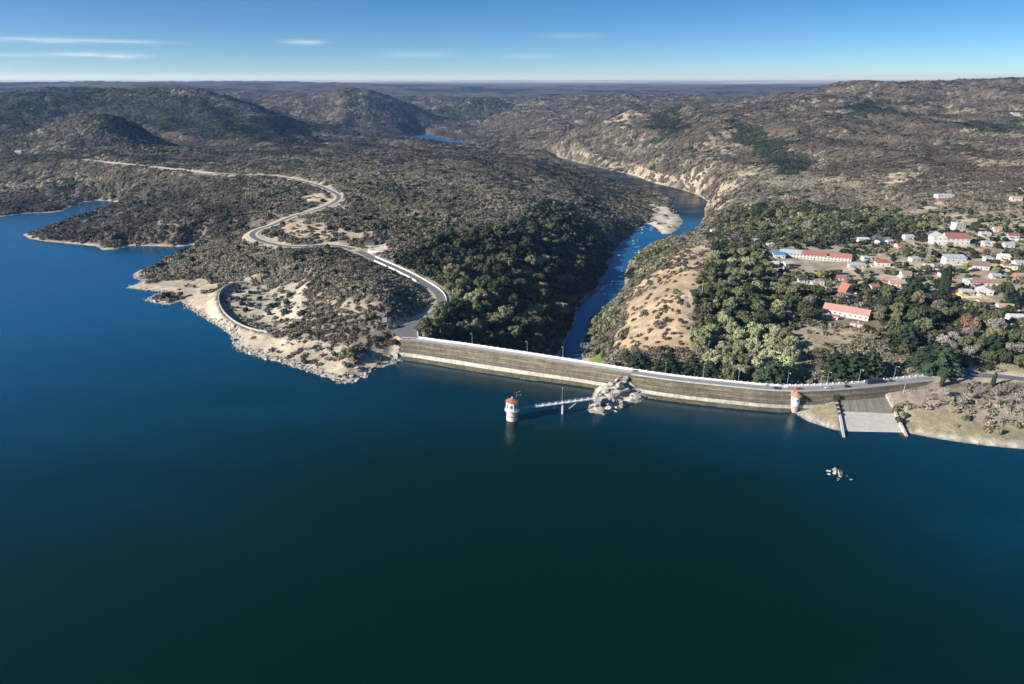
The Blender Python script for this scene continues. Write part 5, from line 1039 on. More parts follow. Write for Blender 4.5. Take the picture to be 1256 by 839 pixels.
def house(px, py, L_, Wd, h, rot, roof, wc, rc_, label, name='house', floors=1, rise=None, win=3.6, segs=None, z=None, door=True, chimney=False):
    g = G(px, py) if z is None else z
    o = empty(name, g, label, 'house' if name in ('house', 'cottage', 'villa', 'chalet', 'shed') else name.split('_')[-1], 'buildings of the village', R(rot))
    NO_BUSH.append((g[0], g[1] + Wd * .4, max(L_, Wd) * .55 + 1.5))
    if name not in ('long_hotel', 'community_hall', 'church', 'kiosk'): L_, Wd = L_ * .86, Wd * .9
    x0, x1 = -L_ / 2, L_ / 2; rise = rise if rise is not None else Wd * .26
    if roof == 'gable':                                 # walls carry the gable ends
        MB().add([(x0, 0, -4), (x1, 0, -4), (x1, Wd, -4), (x0, Wd, -4), (x0, 0, h), (x1, 0, h), (x1, Wd, h), (x0, Wd, h), (x0, Wd / 2, h + rise), (x1, Wd / 2, h + rise)],
                 [(0, 1, 5, 4), (2, 3, 7, 6), (1, 2, 6, 9, 5), (3, 0, 4, 8, 7), (3, 2, 1, 0)]).build('wall', WALLS[wc], o)
    elif roof == 'cross':
        MB().add([(x0, 0, -4), (x1, 0, -4), (x1, Wd, -4), (x0, Wd, -4), (x0, 0, h), (x1, 0, h), (x1, Wd, h), (x0, Wd, h), (0, 0, h + rise), (0, Wd, h + rise)],
                 [(0, 1, 5, 8, 4), (2, 3, 7, 9, 6), (1, 2, 6, 5), (3, 0, 4, 7), (3, 2, 1, 0)]).build('wall', WALLS[wc], o)
    else:
        MB().box(x0, x1, 0, Wd, -4, h).build('wall', WALLS[wc], o)
    def roof_piece(a, b_, colour):
        e, t = .5, .22; m_ = ROOFS[colour]
        if roof == 'gable':
            q = rise * (1 + e / (Wd / 2)) - rise; return MB().add([(a - e * .6, -e, h - q), (b_ + e * .6, -e, h - q), (b_ + e * .6, Wd / 2, h + rise), (a - e * .6, Wd / 2, h + rise), (b_ + e * .6, Wd + e, h - q), (a - e * .6, Wd + e, h - q),
                            (a - e * .6, -e, h - q + t), (b_ + e * .6, -e, h - q + t), (b_ + e * .6, Wd / 2, h + rise + t), (a - e * .6, Wd / 2, h + rise + t), (b_ + e * .6, Wd + e, h - q + t), (a - e * .6, Wd + e, h - q + t)],
                           [(6, 7, 8, 9), (9, 8, 10, 11), (1, 0, 3, 2), (2, 3, 5, 4), (0, 1, 7, 6), (4, 5, 11, 10), (1, 2, 8, 7), (2, 4, 10, 8), (3, 0, 6, 9), (5, 3, 9, 11)]).build('roof', m_, o)
        if roof == 'cross':
            W2 = (b_ - a) / 2; q = rise * e / W2; A = [(a - e, h - q), (0, h + rise), (b_ + e, h - q)]
            v = [(x_, y_, z_ + tt) for y_ in (-e * .6, Wd + e * .6) for tt in (0, t) for x_, z_ in A]
            return MB().add(v, [(3, 4, 10, 9), (4, 5, 11, 10), (1, 0, 6, 7), (2, 1, 7, 8), (0, 1, 4, 3), (1, 2, 5, 4), (7, 6, 9, 10), (8, 7, 10, 11), (0, 3, 9, 6), (5, 2, 8, 11)]).build('roof', m_, o)
        if roof == 'hip':
            i_ = min(Wd / 2, (b_ - a) / 2 - .2); return MB().add([(a - e, -e, h), (b_ + e, -e, h), (b_ + e, Wd + e, h), (a - e, Wd + e, h), (a + i_, Wd / 2, h + rise), (b_ - i_, Wd / 2, h + rise)], [(0, 1, 5, 4), (1, 2, 5), (2, 3, 4, 5), (3, 0, 4), (3, 2, 1, 0)]).build('roof', m_, o)
        if roof == 'shed':
            return MB().add([(a - e, -e, h + .05), (b_ + e, -e, h + .05), (b_ + e, Wd + e, h + rise), (a - e, Wd + e, h + rise), (a - e, -e, h + .3), (b_ + e, -e, h + .3), (b_ + e, Wd + e, h + rise + .25), (a - e, Wd + e, h + rise + .25)], [(3, 2, 1, 0), (4, 5, 6, 7), (0, 1, 5, 4), (1, 2, 6, 5), (2, 3, 7, 6), (3, 0, 4, 7)]).build('roof', m_, o)
        return MB().box(a - .35, b_ + .35, -.35, Wd + .35, h + .003, h + .45).build('roof', m_, o)
    rfs = [roof_piece(x0 + f0 * L_, x0 + f1 * L_, c_) for f0, f1, c_ in (segs or [(0, 1, rc_)])]
    if chimney: MB().box(L_ * .2, L_ * .2 + .9, Wd * .6, Wd * .6 + .9, h, h + rise + 1.6).build('chimney', WALLS['brick' if wc != 'white' else 'white'], rfs[0])
    if name in ('house', 'cottage', 'villa', 'chalet') and hr.random() < .75:      # yard wall and tank
        y0, xa, xb = -hr.uniform(4, 8), x0 - hr.uniform(1, 5), x1 + hr.uniform(1, 5); yw = MB()
        yw.box(xa, xb, y0, y0 + .3, -3, hr.uniform(.9, 1.6)); yw.box(xa, xa + .3, y0 + .3, Wd * .6, -3, 1.1); yw.box(xb - .3, xb, y0 + .3, Wd * .6, -3, 1.0); yw.build('yard_wall', hr.choice([CONC, WALLS['cream'], WALLS['white'], WALLS['brick'], TRIM]), o)
    if roof == 'flat' and hr.random() < .7: MB().cyl(hr.uniform(x0 * .6, x1 * .6), Wd * .6, [(.8, h + .4), (.8, h + 1.8), (.3, h + 2.0)], 10).build('water_tank', hr.choice([STEEL, BLUEP, DARKST]), rfs[0])
    if hr.random() < .4 and name != 'kiosk':
        pw = hr.uniform(3, 5); MB().box(x0 + 1, x0 + 1 + pw, -2.8, -.003, 2.3, 2.45).build('porch_roof', hr.choice([ROOFS['grey'], ROOFS['terra'], ROOFS['dark'], ROOFS['brown']]), o)
        for xx in (x0 + 1.2, x0 + .8 + pw): MB().box(xx - .1, xx + .1, -2.7, -2.5, -1, 2.3).build('porch_post', TRIM, o)
    n_ = max(1, int(L_ / win)); fh = h / floors
    for f_ in range(floors):
        for i in range(n_):
            xx = x0 + L_ * (i + .5) / n_; zz = f_ * fh + fh * .52
            if door and f_ == 0 and i == n_ // 2:
                dd = MB().box(-.6, .6, -.06, .1, 0, 2.2).build('door', DOOR, o, (xx, 0, .05)); MB().box(.35, .47, -.12, -.05, 1.0, 1.12).build('handle', STEEL, dd); continue
            w_ = MB().box(-.75, .75, -.05, .1, -.7, .7).build('window', TRIM, o, (xx, 0, zz)); MB().box(-.62, .62, -.09, -.045, -.58, .58).build('pane', GLASSD, w_)
        for s_ in (-1, 1):
            w_ = MB().box(-.1, .05, -.7, .7, -.65, .65).build('window', TRIM, o, (x1 if s_ > 0 else x0, Wd * .5, f_ * fh + fh * .5), 0 if s_ > 0 else math.pi); MB().box(.045, .09, -.58, .58, -.53, .53).build('pane', GLASSD, w_)
    return o
hotel = house(999, 319, 74, 10, 5.6, -20, 'gable', 'white', 'red', 'long white two-storey hotel with red and grey roof behind the wooded knoll', 'long_hotel', 2, 3.0, 3.4, [(0, .31, 'grey'), (.315, .66, 'red'), (.70, 1, 'red')])
house(956, 317, 14, 11, 4.2, -8, 'shed', 'white', 'blue', 'low shed with bright blue sheet roof at the left end of the long hotel', 'shed', 1, 1.0)
house(949, 327, 12, 8, 3.4, -12, 'gable', 'white', 'pale', 'white cottage with pale sheet roof below the blue roofed shed', 'cottage')
house(968, 328, 12, 9, 4.2, 25, 'gable', 'grey', 'pale', 'pale grey gabled house in front of the grey end of the hotel', 'house')
house(946, 303, 9, 7, 3.2, 5, 'flat', 'grey', 'teal', 'small flat teal roofed outbuilding behind the blue shed', 'shed')
house(929, 298, 9, 7, 3.0, 0, 'shed', 'grey', 'grey', 'small grey hut alone among trees left of the hotel', 'shed', 1, .8)
house(877, 285, 12, 7, 3.2, 10, 'flat', 'white', 'pale', 'low white building by the river bend at the foot of the tan nose', 'house')
house(1036, 389, 36, 11, 4.6, -36, 'gable', 'white', 'pink', 'long white hall with faded red tiled roof above the wooded park', 'community_hall', 1, 3.6, 4.0)
house(1018, 391, 14, 6, 2.4, -36, 'flat', 'pink', 'pink', 'low pink terrace annex in front of the long hall', 'annex', 1, None, 4, None, None, False)
house(1050, 401, 11, 6, 2.4, -36, 'flat', 'pink', 'terra', 'low pink garage block at the right corner of the hall', 'garage', 1, None, 5)
house(1041, 361, 9.5, 10, 4.2, 24, 'cross', 'brick', 'red', 'steep red roofed brick chalet uphill of the long hall', 'chalet', 1, 5.4, 3.2, None, None, True, True)
house(1031, 344, 13, 7, 3.0, -8, 'gable', 'white', 'red', 'small white house with red roof left above the steep chalet', 'house')
house(1074, 356, 10, 8, 3.2, 10, 'gable', 'cream', 'red', 'small cream cottage with red roof right of the steep chalet', 'cottage')
house(1083, 327, 16, 10, 4.2, -12, 'hip', 'white', 'red', 'white house with hipped red roof between hotel and church', 'house', 1, 3.2)
house(1052, 329, 20, 8, 3.2, -6, 'shed', 'grey', 'pale', 'low long pale roofed shed right of the hotel', 'shed', 1, .8)
house(1064, 319, 11, 7, 3.0, 0, 'flat', 'cream', 'teal', 'cream cottage with flat teal roof above the long pale shed', 'cottage')
house(1060, 297, 15, 8, 3.4, -4, 'shed', 'white', 'pale', 'white bungalow with pale sheet roof in the trees behind the hotel', 'house', 1, .9)
house(1082, 299, 10, 8, 3.4, 20, 'shed', 'white', 'navy', 'cottage with deep blue roof among trees right of the bungalow', 'cottage', 1, 1.4)
house(1092, 299, 9, 6, 3.0, 15, 'gable', 'white', 'pale', 'small white gabled hut touching the deep blue roofed cottage', 'cottage')
house(1115, 294, 12, 8, 4.0, 0, 'gable', 'white', 'pale', 'white cottage left of the round yellow green tree', 'cottage', 1, 1.6)
house(1124, 321, 12, 8, 3.4, 6, 'flat', 'white', 'pale', 'white flat roofed house with dark openings beside the pylon', 'house')
house(1174, 300, 26, 15, 7.2, -8, 'gable', 'white', 'maroon', 'large white church hall with big maroon roof on the rise', 'church', 2, 5.0, 5)
house(1152, 300, 15, 14, 8.5, -8, 'cross', 'white', 'pale', 'white gabled church front left of the maroon roof', 'church', 2, 4.0, 4)
house(1178, 281, 15, 11, 7.0, 4, 'flat', 'white', 'pale', 'white two-storey block behind the maroon roofed church', 'house', 2, None, 4)
house(1172, 323, 24, 11, 5.6, -6, 'shed', 'white', 'grey', 'modern white house with blue grey mono pitch roof below the church', 'villa', 1, 1.8, 4.2)
house(1200, 331, 22, 12, 4.6, -20, 'gable', 'white', 'brown', 'white house with broad purple brown roof right of the modern house', 'house', 1, 3.4, 4)
house(1232, 320, 12, 9, 4.6, -12, 'gable', 'cream', 'pale', 'cream cottage with pale roof above the right hand terrace row', 'cottage')
house(1239, 331, 15, 9, 4.0, -14, 'flat', 'cream', 'terra', 'cream flat roofed house with terracotta coping near the right edge', 'house')
house(1252, 328, 12, 9, 4.6, -8, 'gable', 'white', 'grey', 'white house with grey roof cut by the right edge', 'house')
house(1212, 351, 40, 9, 3.6, -3, 'gable', 'cream', 'terra', 'long low terrace row with faded terracotta roof', 'terrace_row', 1, 1.6, 4.5)
house(1191, 350, 11, 8, 4.6, -3, 'flat', 'grey', 'teal', 'boxy pale blue house at the left end of the terrace row', 'house', 1)
house(1170, 360, 18, 8, 3.4, -4, 'gable', 'brick', 'brown', 'low red brick house below the terrace row', 'house')
house(1208, 362, 15, 10, 4.0, -18, 'cross', 'white', 'pale', 'white gabled house with pale roof in front of the terrace row', 'house', 1, 2.6)
house(1187, 362, 13, 7, 3.2, -4, 'shed', 'ochre', 'pale', 'ochre walled cottage between brick house and white gable', 'cottage', 1, .8)
house(1209, 290, 13, 8, 4.0, -10, 'flat', 'white', 'pale', 'white flat house with dark porch right of the round dark tree', 'house')
house(1213, 300, 14, 6, 2.8, -10, 'flat', 'cream', 'pale', 'cream walled yard building below the white flat house', 'house')
house(1243, 293, 13, 8, 4.0, -20, 'gable', 'grey', 'maroon', 'grey house with dark red roof beside the tall cypress', 'house')
house(1238, 304, 12, 8, 3.6, -10, 'gable', 'white', 'grey', 'white cottage with grey roof below the dark red roofed house', 'cottage')
house(1221, 312, 14, 8, 3.6, -8, 'gable', 'cream', 'brown', 'cream house with brown roof in the middle of the upper village', 'house')
house(1160, 243, 30, 11, 4.6, 2, 'flat', 'white', 'pale', 'modern white house alone on the bare slope above the village', 'villa', 1, None, 4.6)
house(1247, 247, 16, 9, 4.2, -10, 'gable', 'white', 'terra', 'small white house on the slope at far right', 'house')
house(1246, 141, 26, 12, 6, 0, 'flat', 'white', 'pale', 'distant white building on the far right ridge', 'house', 1, None, 6)
house(22, 188, 16, 10, 5, 0, 'flat', 'white', 'pale', 'lone white house in the scrub at far left', 'house', 1, None, 5)
house(1208, 375, 11, 7, 3.2, 5, 'gable', 'cream', 'terra', 'cream cottage with terracotta roof half hidden by park trees', 'cottage')
house(1234, 381, 14, 8, 3.4, -12, 'gable', 'cream', 'terra', 'cream house with terracotta roof by the diagonal path', 'house')
house(1247, 394, 13, 8, 3.4, -6, 'gable', 'white', 'pale', 'white house with pale roof in the right hand park', 'house')
house(1098, 352, 11, 8, 3.4, -12, 'gable', 'cream', 'pink', 'cream cottage with pink roof by the bend in the village street', 'cottage')
house(1112, 340, 11, 8, 3.4, -6, 'gable', 'white', 'brown', 'white cottage with brown roof under the village pylon', 'cottage')
house(1222, 342, 10, 7, 3.2, -8, 'gable', 'white', 'grey', 'little white house with grey roof behind the terrace row', 'cottage')
house(1196, 312, 11, 7, 3.4, -10, 'hip', 'white', 'terra', 'white cottage with hipped terracotta roof below the church', 'cottage')
house(1140, 330, 10, 7, 3.2, -6, 'gable', 'white', 'pale', 'white cottage with pale roof left of the two tall cypresses', 'cottage')
house(1160, 340, 12, 8, 3.6, -6, 'flat', 'white', 'dark', 'white house with flat dark roof right of the two tall cypresses', 'house')
kx = W(453, 301, 29.0); house(0, 0, 13, 9, 4, -10, 'hip', 'dark', 'dark', 'dark roofed kiosk at the lookout terrace', 'kiosk', 1, 1.8, 4, None, (kx[0], kx[1], ground(kx[0], kx[1])))
house(1003, 350, 14, 6, 2.8, -6, 'flat', 'cream', 'pale', 'low cream wall building by the dirt yard below the hotel', 'shed')
house(985, 347, 10, 6, 3.0, -6, 'gable', 'white', 'dark', 'small white hut with dark roof by the dirt yard', 'shed')
house(1105, 304, 11, 7, 3.2, 5, 'gable', 'cream', 'red', 'cream cottage with red roof in trees left of the church', 'cottage')
house(1224, 284, 10, 7, 3.4, -8, 'gable', 'white', 'terra', 'white cottage with terracotta roof left of the tall cypress', 'cottage')
house(1213, 320, 9, 7, 3.2, -8, 'flat', 'white', 'pale', 'tiny white box house below the brown roofed cream house', 'house')
house(1252, 342, 12, 7, 3.4, -5, 'gable', 'brick', 'terra', 'brick cottage with terracotta roof at the right edge below the cottages', 'cottage')

# ---------------------------------------------------------------- vehicles
TYRE = mat('tyre', (0.02, 0.02, 0.02), .9, .1, 1); HUB = mat('hub', (0.45, 0.45, 0.46), .4, .1, 1, metal=.6)
HEADL = mat('lamp_glass', (0.8, 0.8, 0.75), .2, .05, 1); TAILL = mat('tail_glass', (0.4, 0.02, 0.02), .3, .05, 1)
def wheel(parent, x, y, r):
    w_ = MB(); n = 14
    w_.add([(x + r * math.cos(2 * math.pi * i / n), y + s_ * .12, r + r * math.sin(2 * math.pi * i / n)) for s_ in (-1, 1) for i in range(n)], [(i, (i + 1) % n, n + (i + 1) % n, n + i) for i in range(n)] + [tuple(range(n)), tuple(range(2 * n - 1, n - 1, -1))])
    t_ = w_.build('wheel', TYRE, parent); s_ = 1 if y > 0 else -1; h_ = MB()
    h_.add([(x + r * .6 * math.cos(2 * math.pi * i / n), y + s_ * .13, r + r * .6 * math.sin(2 * math.pi * i / n)) for i in range(n)], [tuple(range(n))]); h_.build('rim', HUB, t_)
def car(loc, rz, col, label, group, big=False):
    c = empty('bus' if big else 'car', loc, label, 'bus' if big else 'car', group, rz); pm = mat('paint_%d_%d_%d' % tuple(int(100 * v) for v in col), col, .35, .03, 1, spec=.5)
    if big:
        prof = [(-6, .45), (-6.05, 3.0), (-5.8, 3.2), (5.7, 3.2), (6.0, 2.6), (6.1, .45)]; hw = 1.25
    else:
        prof = [(-2.1, .35), (-2.15, .85), (-1.75, .95), (-1.15, 1.42), (.35, 1.45), (1.05, .98), (1.95, .85), (2.1, .6), (2.08, .35)]; hw = .86
    n = len(prof); tap = lambda z_: hw * (1 - .10 * max(0, z_ - .9))
    MB().add([(x_, -tap(z_), z_) for x_, z_ in prof] + [(x_, tap(z_), z_) for x_, z_ in prof], [tuple(range(n - 1, -1, -1)), tuple(range(n, 2 * n))] + [(i, (i + 1) % n, n + (i + 1) % n, n + i) for i in range(n)]).build('body', pm, c)
    if big:
        for s_ in (-1, 1):
            for i in range(7): MB().box(-5.4 + i * 1.5, -4.1 + i * 1.5, min(s_ * .9, s_ * 1.19), max(s_ * .9, s_ * 1.19), 1.6, 2.7).build('window', GLASSD, c)
        MB().add([(6.03, -.95, 1.3), (6.03, .95, 1.3), (5.9, .9, 2.6), (5.9, -.9, 2.6), (6.12, -.95, 1.3), (6.12, .95, 1.3), (6.02, .9, 2.6), (6.02, -.9, 2.6)], [(4, 5, 6, 7), (0, 3, 2, 1), (0, 1, 5, 4), (2, 3, 7, 6)]).build('windscreen', GLASSD, c)
        for x_ in (-3.8, 3.8):
            for y_ in (-1.2, 1.2): wheel(c, x_, y_, .5)
    else:
        for s_ in (-1, 1):
            q = [(-1.05, 1.0), (-.95, 1.34), (.28, 1.37), (.85, 1.0)]; MB().add([(x_, s_ * (tap(z_) + .012), z_) for x_, z_ in q], [(0, 1, 2, 3) if s_ > 0 else (3, 2, 1, 0)]).build('side_window', GLASSD, c)
        MB().add([(1.02, -.7, 1.02), (1.02, .7, 1.02), (.42, .66, 1.44), (.42, -.66, 1.44)], [(0, 1, 2, 3)]).build('windscreen', GLASSD, c).location = (.02, 0, .02)
        MB().add([(-1.72, -.7, .99), (-1.72, .7, .99), (-1.2, .66, 1.40), (-1.2, -.66, 1.40)], [(3, 2, 1, 0)]).build('rear_window', GLASSD, c).location = (-.02, 0, .02)
        for y_ in (-.6, .6): MB().box(2.0, 2.12, y_ - .18, y_ + .18, .62, .76).build('headlight', HEADL, c); MB().box(-2.17, -2.08, y_ - .15, y_ + .15, .66, .82).build('tail_light', TAILL, c)
        for x_ in (-1.3, 1.3):
            for y_ in (-.78, .78): wheel(c, x_, y_, .33)
    return c
def on_crest(px_, off):
    i = min(range(len(SR)), key=lambda k_: abs(project(np.array([SR[k_][0].x]), np.array([SR[k_][0].y]), np.array([CREST]))[0][0] - px_))
    A, n_, _ = SR[i]; p = A - n_ * off; return (p.x, p.y, CREST + .02), math.atan2(n_.x, -n_.y)
for px_, off, col, lb, rev in [(952, 2.6, (.03, .04, .22), 'dark blue car on the dam crest, leftmost of the row', 0), (981, 2.6, (.55, .03, .06), 'red car on the dam crest above the valve tower', 0), (1016, 2.7, (.45, .58, .68), 'pale blue car on the dam crest right of the red car', 0),
                               (1042, 2.6, (.03, .03, .04), 'black car on the dam crest between pale blue car and bus', 0), (1099, 5.0, (.16, .09, .06), 'brown car on the crest road right of the bus', 1)]:
    l_, a_ = on_crest(px_, off); car(l_, a_ + (math.pi if rev else 0), col, lb, 'cars on the dam crest')
l_, a_ = on_crest(1076, 5.0); car(l_, a_, (.035, .05, .10), 'long dark blue bus on the crest road near the right end', 'cars on the dam crest', True)
for px_, py_, col, lb, a_ in [(1158, 363, (.65, .65, .66), 'white car parked on the village street below the two cypresses', -10), (1190, 457, (.05, .12, .4), 'blue car parked in tree shade by the road at right', 20), (1000, 333, (.1, .1, .12), 'dark car parked in the yard below the hotel', 30), (1085, 345, (.5, .06, .05), 'red car on the bend of the village street', -25),
                              (1056, 375, (.6, .6, .6), 'white car parked at the right end of the hall', 40), (478, 304, (.12, .05, .05), 'dark car parked on the lookout terrace', 10)]:
    g = G(px_, py_) if px_ != 478 else W(478, 304.5, 28.9)
    car((g[0], g[1], g[2] + .05), R(a_), col, lb, 'parked cars')

# ---------------------------------------------------------------- street lamps, pylons, signs
def lamp(loc, rz, label, h=10.0, arm=2.2):
    o = empty('street_lamp', loc, label, 'lamp', 'street lamps along the dam', rz)
    MB().bar((0, 0, -.4), (0, 0, h), .13, .08, 8).build('pole', STEEL, o); MB().bar((0, 0, h - .05), (0, -arm, h + .35), .06, .05).build('arm', STEEL, o)
    MB().box(-.2, .2, -arm - .7, -arm + .1, h + .25, h + .5).build('lamp_head', WHITE, o); MB().cyl(0, 0, [(.25, -.4), (.25, .5)], 8).build('base', CONC, o)
def crest_at(S, px_, off):
    i = min(range(len(S)), key=lambda k_: abs(project(np.array([S[k_][0].x]), np.array([S[k_][0].y]), np.array([CREST]))[0][0] - px_)); A, n_, _ = S[i]; p = A - n_ * off; return (p.x, p.y, CREST), math.atan2(n_.x, -n_.y)
for k_, (S_, px_, lb) in enumerate([(SL, 573, 'slim street lamp on the left dam, nearest the curving road'), (SL, 640, 'slim street lamp on the middle of the left dam'), (SL, 687, 'slim street lamp on the left dam in front of the river'), (SL, 745, 'slim street lamp beside the rock outcrop end of the left dam'),
                                    (SR, 815, 'street lamp on the right dam bend before the dark pines'), (SR, 862, 'street lamp on the right dam below the pale willows'), (SR, 906, 'street lamp on the right dam left of the valve tower'), (SR, 972, 'street lamp beside the valve tower gangway'),
                                    (SR, 1022, 'street lamp on the right dam above the ramp'), (SR, 1062, 'street lamp on the right dam just left of the bus'), (SR, 1106, 'street lamp at the right end of the dam')]):
    l_, a_ = crest_at(S_, px_, 7.85); lamp(l_, a_, lb)
a = b0 + bp_(.545, .9, .2); lamp(a, 0, 'tall lamp post rising from the middle of the footbridge', 10.5, 1.0)
def pylon(px, py, h, w_, label):
    g = G(px, py); o = empty('lattice_pylon', g, label, 'pylon', 'power pylons'); NO_BUSH.append((g[0], g[1], 4))
    q = MB(); n = 6
    for k_ in range(n):
        z0, z1 = h * k_ / n, h * (k_ + 1) / n; a_, b_ = w_ * (1 - .8 * k_ / n), w_ * (1 - .8 * (k_ + 1) / n)
        C0, C1 = [(a_, a_), (-a_, a_), (-a_, -a_), (a_, -a_)], [(b_, b_), (-b_, b_), (-b_, -b_), (b_, -b_)]
        for i in range(4):
            j = (i + 1) % 4; q.bar((*C0[i], z0), (*C1[i], z1), .13, n=4); q.bar((*C0[i], z0), (*C1[j], z1), .08, n=4); q.bar((*C1[i], z1), (*C1[j], z1), .08, n=4)
    q.build('lattice', STEEL, o)
    for z_ in (h * .82, h * .98):
        MB().beam((-3.4, 0, z_), (3.4, 0, z_), .3, .3).build('crossarm', STEEL, o)
        for x_ in (-3.2, 3.2): MB().bar((x_, 0, z_), (x_, 0, z_ - 1), .12).build('insulator', TRIM, o)
pylon(839, 389, 20, 1.9, 'grey lattice pylon standing on the dry tan spur'); pylon(1138, 319, 18, 1.7, 'pale lattice pylon in the village left of the church')
def pole(px, py, h, label):
    g = G(px, py); o = empty('utility_pole', g, label, 'pole', 'utility poles'); MB().bar((0, 0, -.5), (0, 0, h), .2, .13, 8).build('post', mat('pole_concrete', (.45, .43, .4), .9, .1, 1), o); MB().beam((-1.2, 0, h - .6), (1.2, 0, h - .6), .16, .16).build('crossarm', BARK, o)
pole(861, 361, 13, 'concrete utility pole at the wood edge on the spur'); pole(1164, 356, 14, 'utility pole beside the two tall cypresses'); pole(1108, 482, 7, 'short white post at the upper right corner of the ramp')
g = G(472, 397); o = empty('sign_board', g, 'white sign board in shade beside the curving road', 'sign', rz=.25)
MB().box(-1.9, 1.9, -.1, .1, 1.2, 5.4).build('board', WHITE, o)
for x_ in (-1.4, 1.4): MB().box(x_ - .12, x_ + .12, .1, .3, -.5, 5).build('post', STEEL, o)
g = W(717, 426, RZ + 4); o = empty('steel_frame', (g[0], g[1], max(ground(g[0], g[1]), RZ) + .2), 'small blue steel frame among rocks by the river below the dam', 'frame', rz=.2)
for x_ in (-3, 0, 3): MB().bar((x_, 0, -2), (x_ - .6, 0, 8), .28).build('post', BLUEP, o)
for z_ in (2.5, 5, 7.6): MB().bar((-3.6, 0, z_), (3.2, 0, z_), .2).build('rail', BLUEP, o)
MB().box(-4.5, 4.5, .4, 3.5, -3, .4).build('plinth', CONC, o)

# ---------------------------------------------------------------- trees one can tell apart
PROTO = {}
def proto(kind, crowns, trunk, m):
    for c_ in crowns: c_.materials.append(LEAF[m])
    trunk.materials.append(BARK); PROTO[kind] = (crowns, trunk)
proto('evergreen', [round_crown('crown', 20 + i, 5.6, 4.4, 6.6, 1500, .50, 15 + i) for i in range(5)], trunk_mesh('trunk', 1, 5.5, .42), 'ever')
proto('olive', [round_crown('crown', 30 + i, 5.2, 4.2, 6.0, 1400, .50, 16) for i in range(4)], trunk_mesh('trunk', 2, 5.2, .36), 'olive')
proto('willow', [round_crown('crown', 40 + i, 6.0, 4.6, 6.2, 1700, .46, 20) for i in range(4)], trunk_mesh('trunk', 3, 5.5, .4), 'light')
proto('yellow', [round_crown('crown', 50, 5.6, 5.2, 7.2, 1700, .46, 16)], trunk_mesh('trunk', 4, 6, .4), 'yellow')
proto('rust', [round_crown('crown', 55, 6.4, 4.0, 5.8, 1600, .46, 16)], trunk_mesh('trunk', 5, 5, .4), 'rust')
proto('conifer', [tier_crown('crown', 60 + i, 8.0, 2.0, 14.5, 8, 2600, .66, .6) for i in range(3)], trunk_mesh('trunk', 6, 12, .5, 0), 'conifer')
proto('cypress', [spire_crown('crown', 70 + i, 1.9, .6, 19, 1500, .42) for i in range(2)], trunk_mesh('trunk', 7, 6, .35, 0), 'conifer')
proto('bare', [bare_crown('crown', 80 + i, 9, 5) for i in range(3)], trunk_mesh('trunk', 8, 4, .34, 0), 'bare')
proto('grey', [round_crown('crown', 90 + i, 5.2, 3.6, 5.2, 900, .40, 14) for i in range(3)], trunk_mesh('trunk', 9, 4.6, .32), 'bare')
NAMES = {'evergreen': 'evergreen_tree', 'olive': 'olive_green_tree', 'willow': 'pale_green_tree', 'yellow': 'yellow_green_tree', 'rust': 'rust_brown_tree', 'conifer': 'conifer_tree', 'cypress': 'cypress_tree', 'bare': 'bare_tree', 'grey': 'leafless_tree'}
tr = random.Random(77); TREES = []; TREE_OB = []; PEND = []
def plant(kind, x, y, z, s, label, group=None):
    crowns, trunk = PROTO[kind]; o = empty(NAMES[kind], (x, y, z - .2), label, 'tree', group, tr.uniform(0, 6.28)); s2 = s * tr.uniform(.9, 1.12); o.scale = (s * tr.uniform(.82, 1.2), s * tr.uniform(.82, 1.2), s2); o.rotation_euler = (tr.gauss(0, .05), tr.gauss(0, .05), o.rotation_euler[2])
    link('trunk', trunk, None, o); link('crown', tr.choice(crowns), None, o); TREES.append((x, y, 5.0 * s)); TREE_OB.append(o); NO_BUSH.append((x, y, 1.5 * s))
def tree_px(kind, px_, py_, s, label, group=None): g = G(px_, py_); plant(kind, *g, s, label, group)
